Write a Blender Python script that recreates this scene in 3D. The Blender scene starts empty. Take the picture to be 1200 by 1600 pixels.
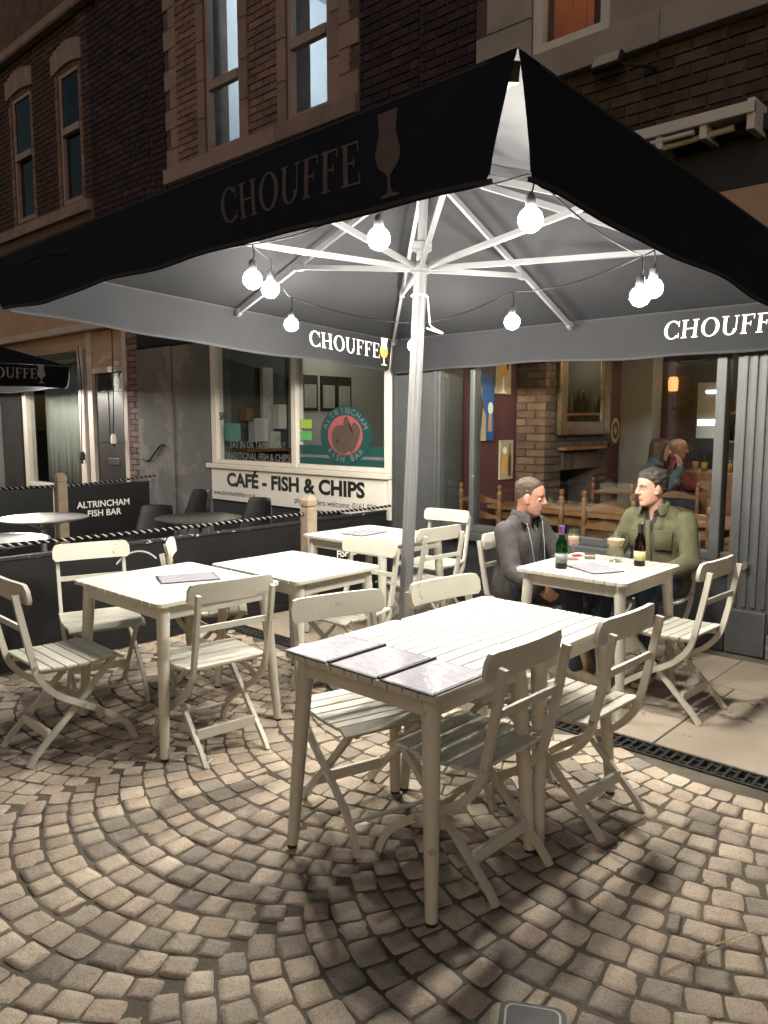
import bpy, bmesh, math, random
from mathutils import Vector, Matrix, Euler
R = math.radians
sc = bpy.context.scene
COL = sc.collection
# ------------------------------------------------------------------ camera
cd = bpy.data.cameras.new('camera'); cam = bpy.data.objects.new('camera', cd); COL.objects.link(cam)
cd.sensor_fit = 'VERTICAL'; cd.sensor_height = 36; cd.sensor_width = 27; cd.lens = 27
cd.clip_start = 0.05; cd.clip_end = 500
cam.location = (0, 0, 1.53); cam.rotation_euler = (R(90 - 6.65), 0, R(-47.3))
sc.camera = cam
# ------------------------------------------------------------------ night sky, faint town glow
world = bpy.data.worlds.new('World'); sc.world = world; world.use_nodes = True
wn = world.node_tree; bgn = wn.nodes['Background']
sky = wn.nodes.new('ShaderNodeTexSky'); sky.sky_type = 'NISHITA'; sky.sun_disc = False
SUN_EL, SUN_AZ = R(36), R(240)
sky.sun_elevation = R(5.0); sky.sun_rotation = SUN_AZ
wn.links.new(sky.outputs[0], bgn.inputs[0]); bgn.inputs[1].default_value = 0.019
sd = bpy.data.lights.new('sun', 'SUN'); sun = bpy.data.objects.new('sun', sd); COL.objects.link(sun)
sd.energy = 0.085; sd.angle = R(25); sd.color = (1.0, .82, .88)
sdir = Vector((math.sin(SUN_AZ) * math.cos(SUN_EL), math.cos(SUN_AZ) * math.cos(SUN_EL), math.sin(SUN_EL)))
sun.rotation_euler = sdir.to_track_quat('Z', 'Y').to_euler()
vs = sc.view_settings
vs.view_transform = 'Standard'; vs.look = 'None'; vs.exposure = 1.92; vs.gamma = 1.0; vs.use_curve_mapping = False
sc.render.engine = 'CYCLES'
sc.cycles.use_denoising = True
sc.cycles.max_bounces = 8; sc.cycles.transparent_max_bounces = 16
sc.cycles.sample_clamp_indirect = 4.0
sc.cycles.caustics_reflective = False; sc.cycles.caustics_refractive = False
BULB = 315.0      # emission strength of the festoon bulbs

# ------------------------------------------------------------------ materials
MATS = {}
def NT(name):
    m = bpy.data.materials.new(name); m.use_nodes = True; MATS[name] = m
    nt = m.node_tree; return m, nt, nt.nodes['Principled BSDF']
def mth(nt, op, a, b=None, clamp=False):
    n = nt.nodes.new('ShaderNodeMath'); n.operation = op; n.use_clamp = clamp
    for i, v in enumerate((a, b)):
        if v is None: continue
        if isinstance(v, (int, float)): n.inputs[i].default_value = v
        else: nt.links.new(v, n.inputs[i])
    return n.outputs[0]
def noise(nt, vec, scale, detail=5, rough=.6, dist=0):
    n = nt.nodes.new('ShaderNodeTexNoise'); n.inputs['Scale'].default_value = scale
    n.inputs['Detail'].default_value = detail; n.inputs['Roughness'].default_value = rough; n.inputs['Distortion'].default_value = dist
    if vec is not None: nt.links.new(vec, n.inputs['Vector'])
    return n.outputs['Fac']
def ramp(nt, fac, stops, interp='LINEAR'):
    n = nt.nodes.new('ShaderNodeValToRGB'); e = n.color_ramp.elements; n.color_ramp.interpolation = interp
    while len(e) < len(stops): e.new(.5)
    for k, (p, c) in zip(e, stops): k.position = p; k.color = (*c, 1) if len(c) == 3 else c
    nt.links.new(fac, n.inputs[0]); return n.outputs[0]
def mix(nt, fac, a, b, mode='MIX'):
    n = nt.nodes.new('ShaderNodeMix'); n.data_type = 'RGBA'; n.blend_type = mode
    for s, v in ((0, fac), (6, a), (7, b)):
        if isinstance(v, (int, float)): n.inputs[s].default_value = v
        elif isinstance(v, tuple): n.inputs[s].default_value = (*v, 1)
        else: nt.links.new(v, n.inputs[s])
    return n.outputs[2]
def bump(nt, b, h, strength, dist=.01):
    n = nt.nodes.new('ShaderNodeBump'); n.inputs['Strength'].default_value = strength; n.inputs['Distance'].default_value = dist
    nt.links.new(h, n.inputs['Height']); nt.links.new(n.outputs[0], b.inputs['Normal'])
def pos(nt): return nt.nodes.new('ShaderNodeNewGeometry').outputs['Position']
def M(name, c, rough=.6, var=.18, scale=6, bmp=.0, bscale=60, metal=0, spec=.4, c2=None, fine=.0, orand=0, wear=None):
    """procedural paint / stone / cloth: large mottling, fine grain, optional per-object shift and chipped wear colour"""
    m, nt, b = NT(name); P = pos(nt)
    n1 = noise(nt, P, scale, 6)
    lo = tuple(x * (1 - var) for x in c); hi = tuple(min(1, x * (1 + var)) for x in c) if c2 is None else c2
    col = ramp(nt, n1, [(.3, lo), (.7, hi)])
    if fine:
        col = mix(nt, fine, col, ramp(nt, noise(nt, P, 220, 3), [(.35, (.25, .25, .25)), (.65, (1, 1, 1))]), 'MULTIPLY')
    if orand:
        o = nt.nodes.new('ShaderNodeObjectInfo').outputs['Random']
        f = mth(nt, 'MULTIPLY_ADD', o, 2 * orand); f.node.inputs[2].default_value = 1 - orand
        g = nt.nodes.new('ShaderNodeCombineColor')
        for i in range(3): nt.links.new(f, g.inputs[i])
        col = mix(nt, 1.0, col, g.outputs[0], 'MULTIPLY')
    if wear:
        wc, amount, ws = wear
        wf = ramp(nt, noise(nt, P, ws, 8, .7), [(1 - amount - .03, (0, 0, 0)), (1 - amount, (1, 1, 1))])
        col = mix(nt, wf, col, wc)
    nt.links.new(col, b.inputs['Base Color'])
    b.inputs['Roughness'].default_value = rough; b.inputs['Metallic'].default_value = metal
    b.inputs['Specular IOR Level'].default_value = spec
    if bmp: bump(nt, b, noise(nt, P, bscale, 5), bmp)
    return m
def emit(name, c, s):
    m, nt, b = NT(name); b.inputs['Base Color'].default_value = (.8, .8, .8, 1)
    b.inputs['Emission Color'].default_value = (*c, 1); b.inputs['Emission Strength'].default_value = s; return m
def glass(name, tint=(.9, .93, .92), ior=1.45, rough=.02):
    m, nt, b = NT(name); nt.nodes.remove(b)
    t = nt.nodes.new('ShaderNodeBsdfTransparent'); t.inputs[0].default_value = (*tint, 1)
    g = nt.nodes.new('ShaderNodeBsdfGlossy'); g.inputs['Roughness'].default_value = rough
    f = nt.nodes.new('ShaderNodeLayerWeight'); f.inputs[0].default_value = .5
    k = mth(nt, 'MULTIPLY_ADD', mth(nt, 'POWER', f.outputs['Facing'], 5), .9); k.node.inputs[2].default_value = ((ior - 1) / (ior + 1)) ** 2
    x = nt.nodes.new('ShaderNodeMixShader')
    nt.links.new(k, x.inputs[0]); nt.links.new(t.outputs[0], x.inputs[1]); nt.links.new(g.outputs[0], x.inputs[2])
    nt.links.new(x.outputs[0], nt.nodes['Material Output'].inputs[0]); return m

M('cream_paint', (.45, .433, .37), .45, .05, 3, .12, 90, c2=(.50, .483, .415), fine=.12, orand=.09, wear=((.30, .265, .20), .345, 11))
MATS['cream_paint'].node_tree.nodes['Principled BSDF'].inputs['Specular IOR Level'].default_value = .35
M('steel', (.55, .54, .52), .35, .1, 5, metal=1)
M('alu_paint', (.125, .125, .128), .4, .06, 4)
M('canopy_cloth', (.008, .0095, .017), .85, .15, 2.5, .10, 900, spec=.15)
M('canopy_lit_inside', (.0165, .0168, .0185), .85, .12, 2.5, .10, 900, spec=.2)  # same cloth, made paler for the bulb light on its inside
M('print_white', (.80, .79, .76), .7, .04, 5)
M('print_amber', (.62, .33, .07), .7, .15, 12)
M('print_dark', (.20, .13, .05), .7, .15, 12)
M('print_dim_lit', (.075, .061, .064), .8, .2, 14)  # outside print, the weak light on it put into the colour
M('print_grey', (.34, .33, .31), .8, .15, 14)
M('black_plastic', (.012, .012, .013), .5, .2, 10)
M('cable', (.005, .005, .006), .85, .2, 10, spec=.08)
M('mortar', (.098, .082, .060), .95, .35, 3, .5, 60, fine=.5)
M('slab', (.30, .25, .19), .85, .14, 2.2, .25, 120, fine=.35, orand=.12, wear=((.10, .085, .07), .36, 3.5))
M('concrete', (.23, .22, .20), .9, .15, 5, .3, 80, fine=.4)
M('iron', (.035, .034, .033), .55, .3, 12, .2, 80, metal=.6)
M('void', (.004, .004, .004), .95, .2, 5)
M('brick_red', (.085, .052, .050), .9, .30, 5, .4, 120, fine=.4, orand=.35)
M('brick_dark', (.036, .0235, .033), .9, .35, 4, .4, 120, fine=.4, orand=.35)
M('brick_sooty', (.070, .055, .045), .9, .4, 6, .5, 90, fine=.4, orand=.40)
M('brick_pink', (.19, .13, .122), .9, .25, 4, .35, 90, fine=.35, orand=.22)
M('stone_pink', (.25, .195, .188), .85, .18, 3, .35, 60, fine=.3, orand=.12)
M('stone_grey', (.30, .29, .285), .8, .18, 3, .3, 50, fine=.25, orand=.08, wear=((.13, .12, .11), .33, 6))
M('mortar_wall', (.09, .07, .06), .95, .3, 6, .3, 80)
M('window_paint', (.30, .235, .22), .6, .15, 4, fine=.2)
M('white_frame', (.55, .56, .56), .5, .08, 4)
M('cream_frame', (.58, .54, .47), .5, .08, 3, fine=.12, wear=((.30, .26, .21), .30, 10))
M('cream_board', (.62, .59, .53), .5, .05, 2, fine=.08)
M('letter_black', (.010, .010, .010), .5, .1, 5)
M('grey_render', (.13, .128, .122), .8, .25, 1.1, .15, 40, fine=.2, wear=((.175, .17, .16), .43, 1.5))
M('shop_white', (.50, .45, .40), .6, .15, 1.6, .1, 40, fine=.15, wear=((.20, .17, .15), .33, 3))
M('fascia_peach', (.42, .30, .22), .7, .1, 2, fine=.1)
M('door_dark', (.035, .032, .032), .45, .3, 4, .1, 40)
M('pub_paint', (.052, .055, .056), .45, .15, 3, .12, 60, fine=.15, wear=((.20, .19, .17), .30, 9))
M('pub_dark', (.020, .021, .023), .5, .2, 3, .1, 50)
M('panel_black', (.009, .009, .010), .38, .3, 3, .1, 40)
M('panel_edge', (.012, .012, .012), .5, .3, 3, .2, 40, wear=((.55, .53, .48), .38, 11))
M('timber_post', (.30, .235, .165), .8, .2, 9, .4, 60, fine=.3, wear=((.13, .10, .075), .33, 8))
M('rope_light', (.26, .25, .23), .8, .2, 30, .3, 300)
M('metal_top', (.62, .61, .59), .28, .12, 9, .05, 40, metal=1)
M('menu_paper', (.40, .38, .44), .35, .2, 30)
glass('pane'); glass('pane_dim', (.62, .64, .66), 1.5)
glass('drink_glass', (.90, .92, .92), 1.95)
glass('bottle_green', (.05, .42, .12), 1.5); glass('bottle_brown', (.22, .09, .03), 1.5)
emit('bulb_glow', (1.0, .945, .85), BULB)

def sett_mat():
    m, nt, b = NT('sett'); P = pos(nt)
    o = nt.nodes.new('ShaderNodeObjectInfo').outputs['Random']
    a = nt.nodes.new('ShaderNodeAttribute'); a.attribute_name = 'rnd'
    f = mth(nt, 'FRACT', mth(nt, 'ADD', o, a.outputs['Fac']))
    c = ramp(nt, f, [(0, (.26, .225, .18)), (.2, (.44, .365, .278)), (.42, (.48, .39, .295)), (.55, (.33, .285, .228)),
                     (.72, (.53, .45, .35)), (.86, (.43, .34, .26)), (1, (.245, .218, .182))])
    sp = ramp(nt, noise(nt, P, 190, 4, .75), [(.36, (.42, .40, .38)), (.52, (1, 1, 1)), (.68, (1.0, 1.0, 1.0))])
    c = mix(nt, .78, c, sp, 'MULTIPLY')
    c = mix(nt, .45, c, ramp(nt, noise(nt, P, 9, 6), [(.35, (.55, .52, .5)), (.62, (1, 1, 1))]), 'MULTIPLY')
    lt = ramp(nt, noise(nt, P, 330, 2, .5), [(.66, (0, 0, 0)), (.74, (1, 1, 1))])
    c = mix(nt, lt, c, (.42, .38, .32))
    nt.links.new(c, b.inputs['Base Color']); b.inputs['Roughness'].default_value = .78; b.inputs['Specular IOR Level'].default_value = .35
    h = mth(nt, 'ADD', noise(nt, P, 60, 6, .7), mth(nt, 'MULTIPLY', noise(nt, P, 260, 4, .7), .5))
    bump(nt, b, h, 1.0, .006); return m
sett_mat()
def menu_mat():
    """printed sheet: a lilac-grey page with faint rows of illegible print"""
    m, nt, b = NT('menu_print')
    tc = nt.nodes.new('ShaderNodeTexCoord').outputs['Object']
    s = nt.nodes.new('ShaderNodeSeparateXYZ'); nt.links.new(tc, s.inputs[0])
    row = mth(nt, 'GREATER_THAN', mth(nt, 'FRACT', mth(nt, 'MULTIPLY', s.outputs[1], 105)), .5)
    mp = nt.nodes.new('ShaderNodeMapping'); mp.inputs['Scale'].default_value = (160, 26, 1); nt.links.new(tc, mp.inputs[0])
    wd = mth(nt, 'GREATER_THAN', noise(nt, mp.outputs[0], 1, 2), .5)
    blk = mth(nt, 'GREATER_THAN', noise(nt, tc, 22, 1), .46)
    f = mth(nt, 'MULTIPLY', mth(nt, 'MULTIPLY', row, wd), mth(nt, 'MULTIPLY', blk, .55))
    nt.links.new(mix(nt, f, (.31, .295, .335), (.13, .12, .14)), b.inputs['Base Color'])
    b.inputs['Roughness'].default_value = .22; b.inputs['Specular IOR Level'].default_value = .5
    bump(nt, b, noise(nt, tc, 14, 3), .25, .01)
menu_mat()

# ------------------------------------------------------------------ mesh helpers
def NB(): return bmesh.new()
def box(bm, x0, x1, y0, y1, z0, z1, mx=None):
    vs_ = [bm.verts.new((x, y, z)) for z in (z0, z1) for y in (y0, y1) for x in (x0, x1)]
    for f in ((0, 2, 3, 1), (4, 5, 7, 6), (0, 1, 5, 4), (2, 6, 7, 3), (0, 4, 6, 2), (1, 3, 7, 5)): bm.faces.new([vs_[i] for i in f])
    if mx is not None:
        for v in vs_: v.co = mx @ v.co
    return vs_
def bev(bm, w, seg=2):
    bmesh.ops.bevel(bm, geom=list(bm.edges), offset=w, segments=seg, profile=.6, affect='EDGES', clamp_overlap=True)
def ring(bm, c, ax, up, r, n, ry=None):
    s = ax.cross(up).normalized(); u = s.cross(ax).normalized(); ry = r if ry is None else ry
    return [bm.verts.new(c + s * math.cos(2 * math.pi * i / n) * r + u * math.sin(2 * math.pi * i / n) * ry) for i in range(n)]
def loft(bm, rings, cap=True, closed=True):
    for a, b in zip(rings, rings[1:]):
        n = len(a)
        for i in range(n if closed else n - 1): bm.faces.new((a[i], a[(i + 1) % n], b[(i + 1) % n], b[i]))
    if cap:
        try: bm.faces.new(rings[0][::-1]); bm.faces.new(rings[-1])
        except ValueError: pass
def tube(bm, pts, r, n=8, cap=True):
    pts = [Vector(p) for p in pts]; rs = r if isinstance(r, (list, tuple)) else [r] * len(pts); rings = []
    for i, p in enumerate(pts):
        ax = (pts[min(i + 1, len(pts) - 1)] - pts[max(i - 1, 0)]).normalized()
        up = Vector((0, 0, 1)) if abs(ax.z) < .9 else Vector((0, 1, 0))
        rings.append(ring(bm, p, ax, up, rs[i], n))
    loft(bm, rings, cap)
def lathe(bm, prof, n=20, mx=None):
    rings = []
    for r, z in prof:
        v = [bm.verts.new((math.cos(2 * math.pi * i / n) * r, math.sin(2 * math.pi * i / n) * r, z)) for i in range(n)]
        if mx is not None:
            for q in v: q.co = mx @ q.co
        rings.append(v)
    loft(bm, rings)
def band(bm, pts, w, x0, x1):
    """a flat bar of width w following pts=(y,z), extruded from x0 to x1"""
    rings = []
    for i, (y, z) in enumerate(pts):
        a = pts[max(i - 1, 0)]; b = pts[min(i + 1, len(pts) - 1)]
        d = Vector((b[0] - a[0], b[1] - a[1])).normalized(); nx, nz = -d.y * w / 2, d.x * w / 2
        rings.append([bm.verts.new(q) for q in ((x0, y + nx, z + nz), (x1, y + nx, z + nz), (x1, y - nx, z - nz), (x0, y - nx, z - nz))])
    loft(bm, rings)
def ell(bm, c, r, mx=None, u=16, v=10):
    m = Matrix.Translation(c) @ (mx or Matrix()) @ Matrix.Diagonal((*r, 1))
    bmesh.ops.create_uvsphere(bm, u_segments=u, v_segments=v, radius=1, matrix=m)
def prism(bm, pts, h, mx=None):
    lo = [bm.verts.new((x, y, 0)) for x, y in pts]; hi = [bm.verts.new((x, y, h)) for x, y in pts]; n = len(pts)
    bm.faces.new(lo[::-1]); bm.faces.new(hi)
    for i in range(n): bm.faces.new((lo[i], lo[(i + 1) % n], hi[(i + 1) % n], hi[i]))
    if mx is not None:
        for q in lo + hi: q.co = mx @ q.co
def smoothpath(pts, k=4):
    pts = [Vector(p) for p in pts]; out = []
    for i in range(len(pts) - 1):
        p0, p1, p2, p3 = pts[max(i - 1, 0)], pts[i], pts[i + 1], pts[min(i + 2, len(pts) - 1)]
        for j in range(k):
            t = j / k
            out.append(.5 * ((2 * p1) + (p2 - p0) * t + (2 * p0 - 5 * p1 + 4 * p2 - p3) * t * t + (3 * p1 - p0 - 3 * p2 + p3) * t ** 3))
    out.append(pts[-1]); return out
def mesh(name, bm, mat, smooth=False, norm=True):
    me = bpy.data.meshes.new(name)
    if norm: bmesh.ops.recalc_face_normals(bm, faces=list(bm.faces))
    if smooth:
        for f in bm.faces: f.smooth = True
    bm.to_mesh(me); bm.free()
    for x in (mat if isinstance(mat, (list, tuple)) else [mat]): me.materials.append(MATS[x])
    if smooth == 'angle':
        try: me.set_sharp_from_angle(angle=R(40))
        except Exception: pass
    return me
def put(name, me, parent=None, loc=(0, 0, 0), rot=(0, 0, 0), scale=None):
    o = bpy.data.objects.new(name, me); COL.objects.link(o); o.location = loc; o.rotation_euler = rot
    if scale: o.scale = scale
    if parent is not None: o.parent = parent
    return o
def obj(name, bm, mat, parent=None, smooth=False, loc=(0, 0, 0), rot=(0, 0, 0)):
    return put(name, mesh(name, bm, mat, smooth), parent, loc, rot)
def tag(o, label=None, cat=None, group=None, kind=None):
    for k, v in (('label', label), ('category', cat), ('group', group), ('kind', kind)):
        if v: o[k] = v
    return o
def thing(name, label, cat, loc=(0, 0, 0), rot=(0, 0, 0), group=None):
    return tag(put(name, None, None, loc, rot), label, cat, group)
def bxo(name, mat, parent, x0, x1, y0, y1, z0, z1, b=0):
    bm = NB(); box(bm, min(x0, x1), max(x0, x1), min(y0, y1), max(y0, y1), z0, z1)
    if b: bev(bm, b)
    return obj(name, bm, mat, parent)
def copytree(o, parent=None):
    c = o.copy(); COL.objects.link(c); c.parent = parent
    for ch in list(o.children): copytree(ch, c)
    return c
_TS = bpy.data.scenes.new('workshop'); _TV = _TS.view_layers[0]
def evaluated(o):
    """finished mesh of a helper object, worked out in an empty side scene so that it stays quick"""
    _TS.collection.objects.link(o); _TV.update()
    me = bpy.data.meshes.new_from_object(o.evaluated_get(_TV.depsgraph)); _TS.collection.objects.unlink(o); return me
def text_bm(s, size, align='CENTER', bold=0.0, spacing=1.0):
    cu = bpy.data.curves.new('t', 'FONT'); cu.body = s; cu.size = size; cu.align_x = align; cu.align_y = 'CENTER'
    cu.offset = bold; cu.space_character = spacing; cu.space_line = .85; cu.resolution_u = 3
    o = bpy.data.objects.new('t', cu); me = evaluated(o)
    bpy.data.objects.remove(o); bpy.data.curves.remove(cu)
    bm = NB(); bm.from_mesh(me); bpy.data.meshes.remove(me); return bm
def lettering(s, size, mat, parent, o, u, v, align='CENTER', bold=0.0, squeeze=1.0, spacing=1.0, name='lettering'):
    """flat lettering whose reading direction is u and upward direction v, origin o"""
    bm = text_bm(s, size, align, bold, spacing); u = Vector(u).normalized(); v = Vector(v).normalized(); o = Vector(o)
    for q in bm.verts: q.co = o + u * q.co.x * squeeze + v * q.co.y
    me = mesh(name, bm, mat, norm=False); return put(name, me, parent)
# ------------------------------------------------------------------ ground, setts, drain, flags
random.seed(7)
_A, _P = R(42.7), R(6.65)
def seen(x, y, z=0, m=90):
    """inside the picture with a margin: only what the photograph can show of the paving is laid stone by stone"""
    f = x * math.cos(_A) + y * math.sin(_A); r = x * math.sin(_A) - y * math.cos(_A); h = z - 1.53
    d = f * math.cos(_P) - h * math.sin(_P); u = f * math.sin(_P) + h * math.cos(_P)
    if d < .3: return None
    px, py = 600 + 1200 * r / d, 800 - 1200 * u / d
    return d if -m < px < 1200 + m and -m < py < 1600 + m else None
bm = NB(); box(bm, -150, 150, -150, 150, -.3, -.030); tag(obj('ground', bm, 'mortar'), kind='structure')
bm = NB(); box(bm, -3, 3.325, -4, 5.2, -.028, -.0048); bed = tag(obj('sett_pavement', bm, 'mortar'), kind='structure')
def sett_verts(n=10):
    """irregular cobble, unit footprint, worn rounded rim; returns rings"""
    out = []
    for cx, cy in ((1, -1), (1, 1), (-1, 1), (-1, -1)):
        k = random.uniform(.06, .17); jx, jy = random.uniform(.92, 1.03), random.uniform(.92, 1.03)
        a, b = (cx * .5 * jx, cy * (.5 - k) * jy), (cx * (.5 - k) * jx, cy * .5 * jy)
        c = (cx * (.5 - k * .28) * jx, cy * (.5 - k * .28) * jy)
        mid = (cx * .5 * random.uniform(.95, 1.02), 0) if cx * cy > 0 else (0, cy * .5 * random.uniform(.95, 1.02))
        j = lambda p: (p[0] * random.uniform(.965, 1.02), p[1] * random.uniform(.965, 1.02))
        seq = [a, c, b] if cx * cy > 0 else [b, c, a]
        nxt = {(1, -1): (.5, 0), (1, 1): (0, .5), (-1, 1): (-.5, 0), (-1, -1): (0, -.5)}[(cx, cy)]
        out += [j(q) for q in seq] + [j(nxt)]
    n = len(out)
    h = random.uniform(-.0015, .0015)
    sh = [(random.uniform(-.001, .001)) for _ in range(n)]
    V = [(x, y, -.02) for x, y in out] + [(x, y, -.0034 + s) for (x, y), s in zip(out, sh)] + \
        [(x * .968, y * .968, -.0006 + h + s) for (x, y), s in zip(out, sh)] + [(x * .55, y * .55, .0008 + h + s * .8) for (x, y), s in zip(out, sh)] + [(0, 0, .001 + h)]
    F = [(a * n + i, a * n + (i + 1) % n, (a + 1) * n + (i + 1) % n, (a + 1) * n + i) for a in range(3) for i in range(n)] + \
        [(3 * n + i, 3 * n + (i + 1) % n, 4 * n) for i in range(n)]
    return V, F
VAR = [sett_verts() for _ in range(18)]
VARM = []
for V, F in VAR:
    me = bpy.data.meshes.new('sett'); me.from_pydata(V, [], F); me.materials.append(MATS['sett'])
    me.update(calc_edges=True); me.shade_smooth(); me.set_sharp_from_angle(angle=R(24)); VARM.append(me)
stones = []
RAD, PITCH, ROW = 1.05, 1.32, .1085
DISC = (3.37, 2.96)
for bay in range(-3, 4):
    yc = 1.08 + PITCH * bay
    for k in range(-8, 34):
        TM = .672; ws = []
        while sum(ws) < 2 * TM * RAD - .05:
            ws.append(random.choice((.086, .094, .100, .106, .114)) * random.uniform(.96, 1.04) if random.random() > .03 else .05)
        kx = 2 * TM * RAD / sum(ws); th = -TM
        for w0 in ws:
            w = w0 * kx - .0075; dt = w0 * kx / RAD; t = th + dt / 2; th += dt
            x = .02 + k * ROW + RAD - RAD * math.cos(t) + random.uniform(-.003, .003)
            y = yc + RAD * math.sin(t)
            if x > 3.325 - .052 or y > 4.98: continue
            if (x - DISC[0]) ** 2 + (y - DISC[1]) ** 2 < .50 ** 2: continue
            dd = seen(x, y, 0, 700)
            if dd is None: continue
            if not seen(x, y, 0, 10): dd += 100      # off the picture: still laid, but not counted out singly
            dep = (ROW - .0080) * (math.cos(t) ** .7) * random.uniform(.95, 1.02)
            if abs(t) > .56: dep *= .92
            stones.append((dd, x, y, t, dep, w, random.uniform(-.0035, .0025), random.uniform(-.05, .05)))
stones.sort()
def stone_mx(s):
    d, x, y, t, dep, w, dz, tw = s
    return Matrix.Translation((x, y, dz)) @ Matrix.Rotation(-t * -1 * -1 + tw, 4, 'Z') @ Matrix.Rotation(random.uniform(-.02, .02), 4, 'X') @ Matrix.Rotation(random.uniform(-.02, .02), 4, 'Y') @ Matrix.Diagonal((dep, w, 1, 1))
for s in stones[:300]:
    o = put('sett', random.choice(VARM), bed); o.matrix_world = stone_mx(s)
VV, FF, RR = [], [], []
for s in stones[300:]:
    V, F = random.choice(VAR); mx = stone_mx(s); b0 = len(VV)
    VV += [mx @ Vector(v) for v in V]; FF += [tuple(b0 + i for i in f) for f in F]; RR += [random.random()] * len(V)
me = bpy.data.meshes.new('setts_beyond'); me.from_pydata(VV, [], FF); me.materials.append(MATS['sett']); me.update(calc_edges=True); me.shade_smooth(); me.set_sharp_from_angle(angle=R(24))
at = me.attributes.new('rnd', 'FLOAT', 'POINT'); at.data.foreach_set('value', RR)
tag(put('setts_beyond', me, bed), kind='stuff')
# slotted drain channel
dr = thing('drain_channel', 'black slotted iron drain channel between the cobbles and the paving flags', 'drain', (3.40, 0, 0))
bm = NB(); box(bm, -.072, .072, -1.5, 5.2, -.12, -.10); obj('channel_bed', bm, 'void', dr)
for sx in (-1, 1):
    bm = NB(); box(bm, sx * .062 - .008, sx * .062 + .008, -1.5, 5.2, -.12, .001); obj('channel_edge', bm, 'iron', dr)
bm = NB(); box(bm, -.054, .054, -.0085, .0085, -.018, 0); bev(bm, .003, 1); gm = mesh('grate_bar', bm, 'iron')
bm = NB(); box(bm, -.006, .006, -.0165, .0165, -.018, -.0005); gl = mesh('grate_link', bm, 'iron')
y = .2; i = 0
while y < 4.8:
    if seen(3.4, y): 
        put('grate_bar', gm, dr, (0, y, 0))
        put('grate_link', gl, dr, ((-.03, .03)[i % 2], y + .02, 0))
    y += .040; i += 1
# umbrella foot: round concrete plate
bm = NB(); lathe(bm, [(.0, -.02), (.46, -.02), (.465, .012), (.455, .022), (.0, .024)], 48)
tag(obj('umbrella_base', bm, 'concrete', None, loc=(DISC[0], DISC[1], 0)), 'round grey concrete base plate under the big umbrella pole', 'base')
# stone flags towards the house fronts
bm = NB(); box(bm, 3.475, 5.60, -4, 16, -.028, -.009); fl = tag(obj('flag_pavement', bm, 'mortar'), kind='structure')
bm = NB(); box(bm, -3, 3.47, 5.21, 16, -.028, -.004); tag(obj('yard_ground', bm, 'concrete'), kind='structure')
x = 3.478
for row, wd in enumerate((.60, .45, .60)):
    y = -1.4 + (.0, .27, .12)[row]
    while y < 5.6:
        L = random.choice((.45, .60, .60, .75)); x1 = min(x + wd, 5.28)
        if seen(x + wd / 2, y + L / 2, 0, 700):
            bm = NB(); box(bm, x + .005, x1 - .003, y + .005, y + L - .003, -.03, random.uniform(-.003, .002)); bev(bm, .004, 1); obj('paving_flag', bm, 'slab', fl)
        y += L
    x += wd
# ------------------------------------------------------------------ slatted tables and folding chairs
def make_table(x0, x1, y0, y1, label, n=11, H=.73):
    cx, cy = (x0 + x1) / 2, (y0 + y1) / 2; sx, sy = x1 - x0, y1 - y0
    t = thing('slatted_table', label, 'table', (cx, cy, 0), group='cream slatted cafe tables')
    w = sy / n
    for k in range(n):
        bm = NB(); a = -sy / 2 + k * w
        yy0, yy1 = a + .0034, a + w - .0034
        if k in (0, n - 1):                     # outer slat with rounded table corners
            r = .028; pts = []
            s = -1 if k == 0 else 1
            ye, yi = (yy0, yy1) if k == 0 else (yy1, yy0)
            pts = [(-sx / 2, yi)] + [(-sx / 2 + r - r * math.cos(q), ye - s * (r - r * math.sin(q))) for q in (0, .4, .8, 1.2, 1.57)] + \
                  [(sx / 2 - r + r * math.cos(q), ye - s * (r - r * math.sin(q))) for q in (1.57, 1.2, .8, .4, 0)] + [(sx / 2, yi)]
            prism(bm, pts, .019, Matrix.Translation((0, 0, H - .019)))
        else:
            box(bm, -sx / 2, sx / 2, yy0, yy1, H - .019, H)
        bmesh.ops.bevel(bm, geom=[e for e in bm.edges if all(v.co.z > H - .001 for v in e.verts)], offset=.002, segments=1, affect='EDGES')
        obj('top_slat', bm, 'cream_paint', t)
    i = .055
    for s in (-1, 1):
        bm = NB(); box(bm, -sx / 2 + i, sx / 2 - i, s * (sy / 2 - i) - .010, s * (sy / 2 - i) + .010, H - .088, H - .0195); obj('apron', bm, 'cream_paint', t)
        bm = NB(); box(bm, s * (sx / 2 - i) - .010, s * (sx / 2 - i) + .010, -sy / 2 + i + .012, sy / 2 - i - .012, H - .088, H - .0195); obj('apron', bm, 'cream_paint', t)
    bm = NB(); box(bm, -.03, .03, -sy / 2 + i + .012, sy / 2 - i - .012, H - .045, H - .0195); obj('batten', bm, 'cream_paint', t)
    for a in (-1, 1):
        for b in (-1, 1):
            bm = NB()
            tube(bm, [(a * (sx / 2 - .062), b * (sy / 2 - .062), H - .020), (a * (sx / 2 - .058), b * (sy / 2 - .058), H - .09), (a * (sx / 2 - .020), b * (sy / 2 - .020), .012)], [.030, .030, .0205], 14)
            lg = obj('leg', bm, 'cream_paint', t, 'angle')
            bm = NB(); tube(bm, [(a * (sx / 2 - .020), b * (sy / 2 - .020), .012), (a * (sx / 2 - .0195), b * (sy / 2 - .0195), 0)], .019, 12); obj('foot_cap', bm, 'black_plastic', lg)
    return t
T_A = make_table(1.690, 2.287, 1.36, 2.05, 'nearest cream slatted table, covered by three menus at its end')
T_B = make_table(2.292, 2.889, 1.35, 2.04, 'cream slatted table pushed against the far end of the nearest menu-covered table')
T_C = make_table(1.76, 2.46, 2.98, 3.80, 'cream slatted table at the left, one menu on it, close to the black barrier', 12)
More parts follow.
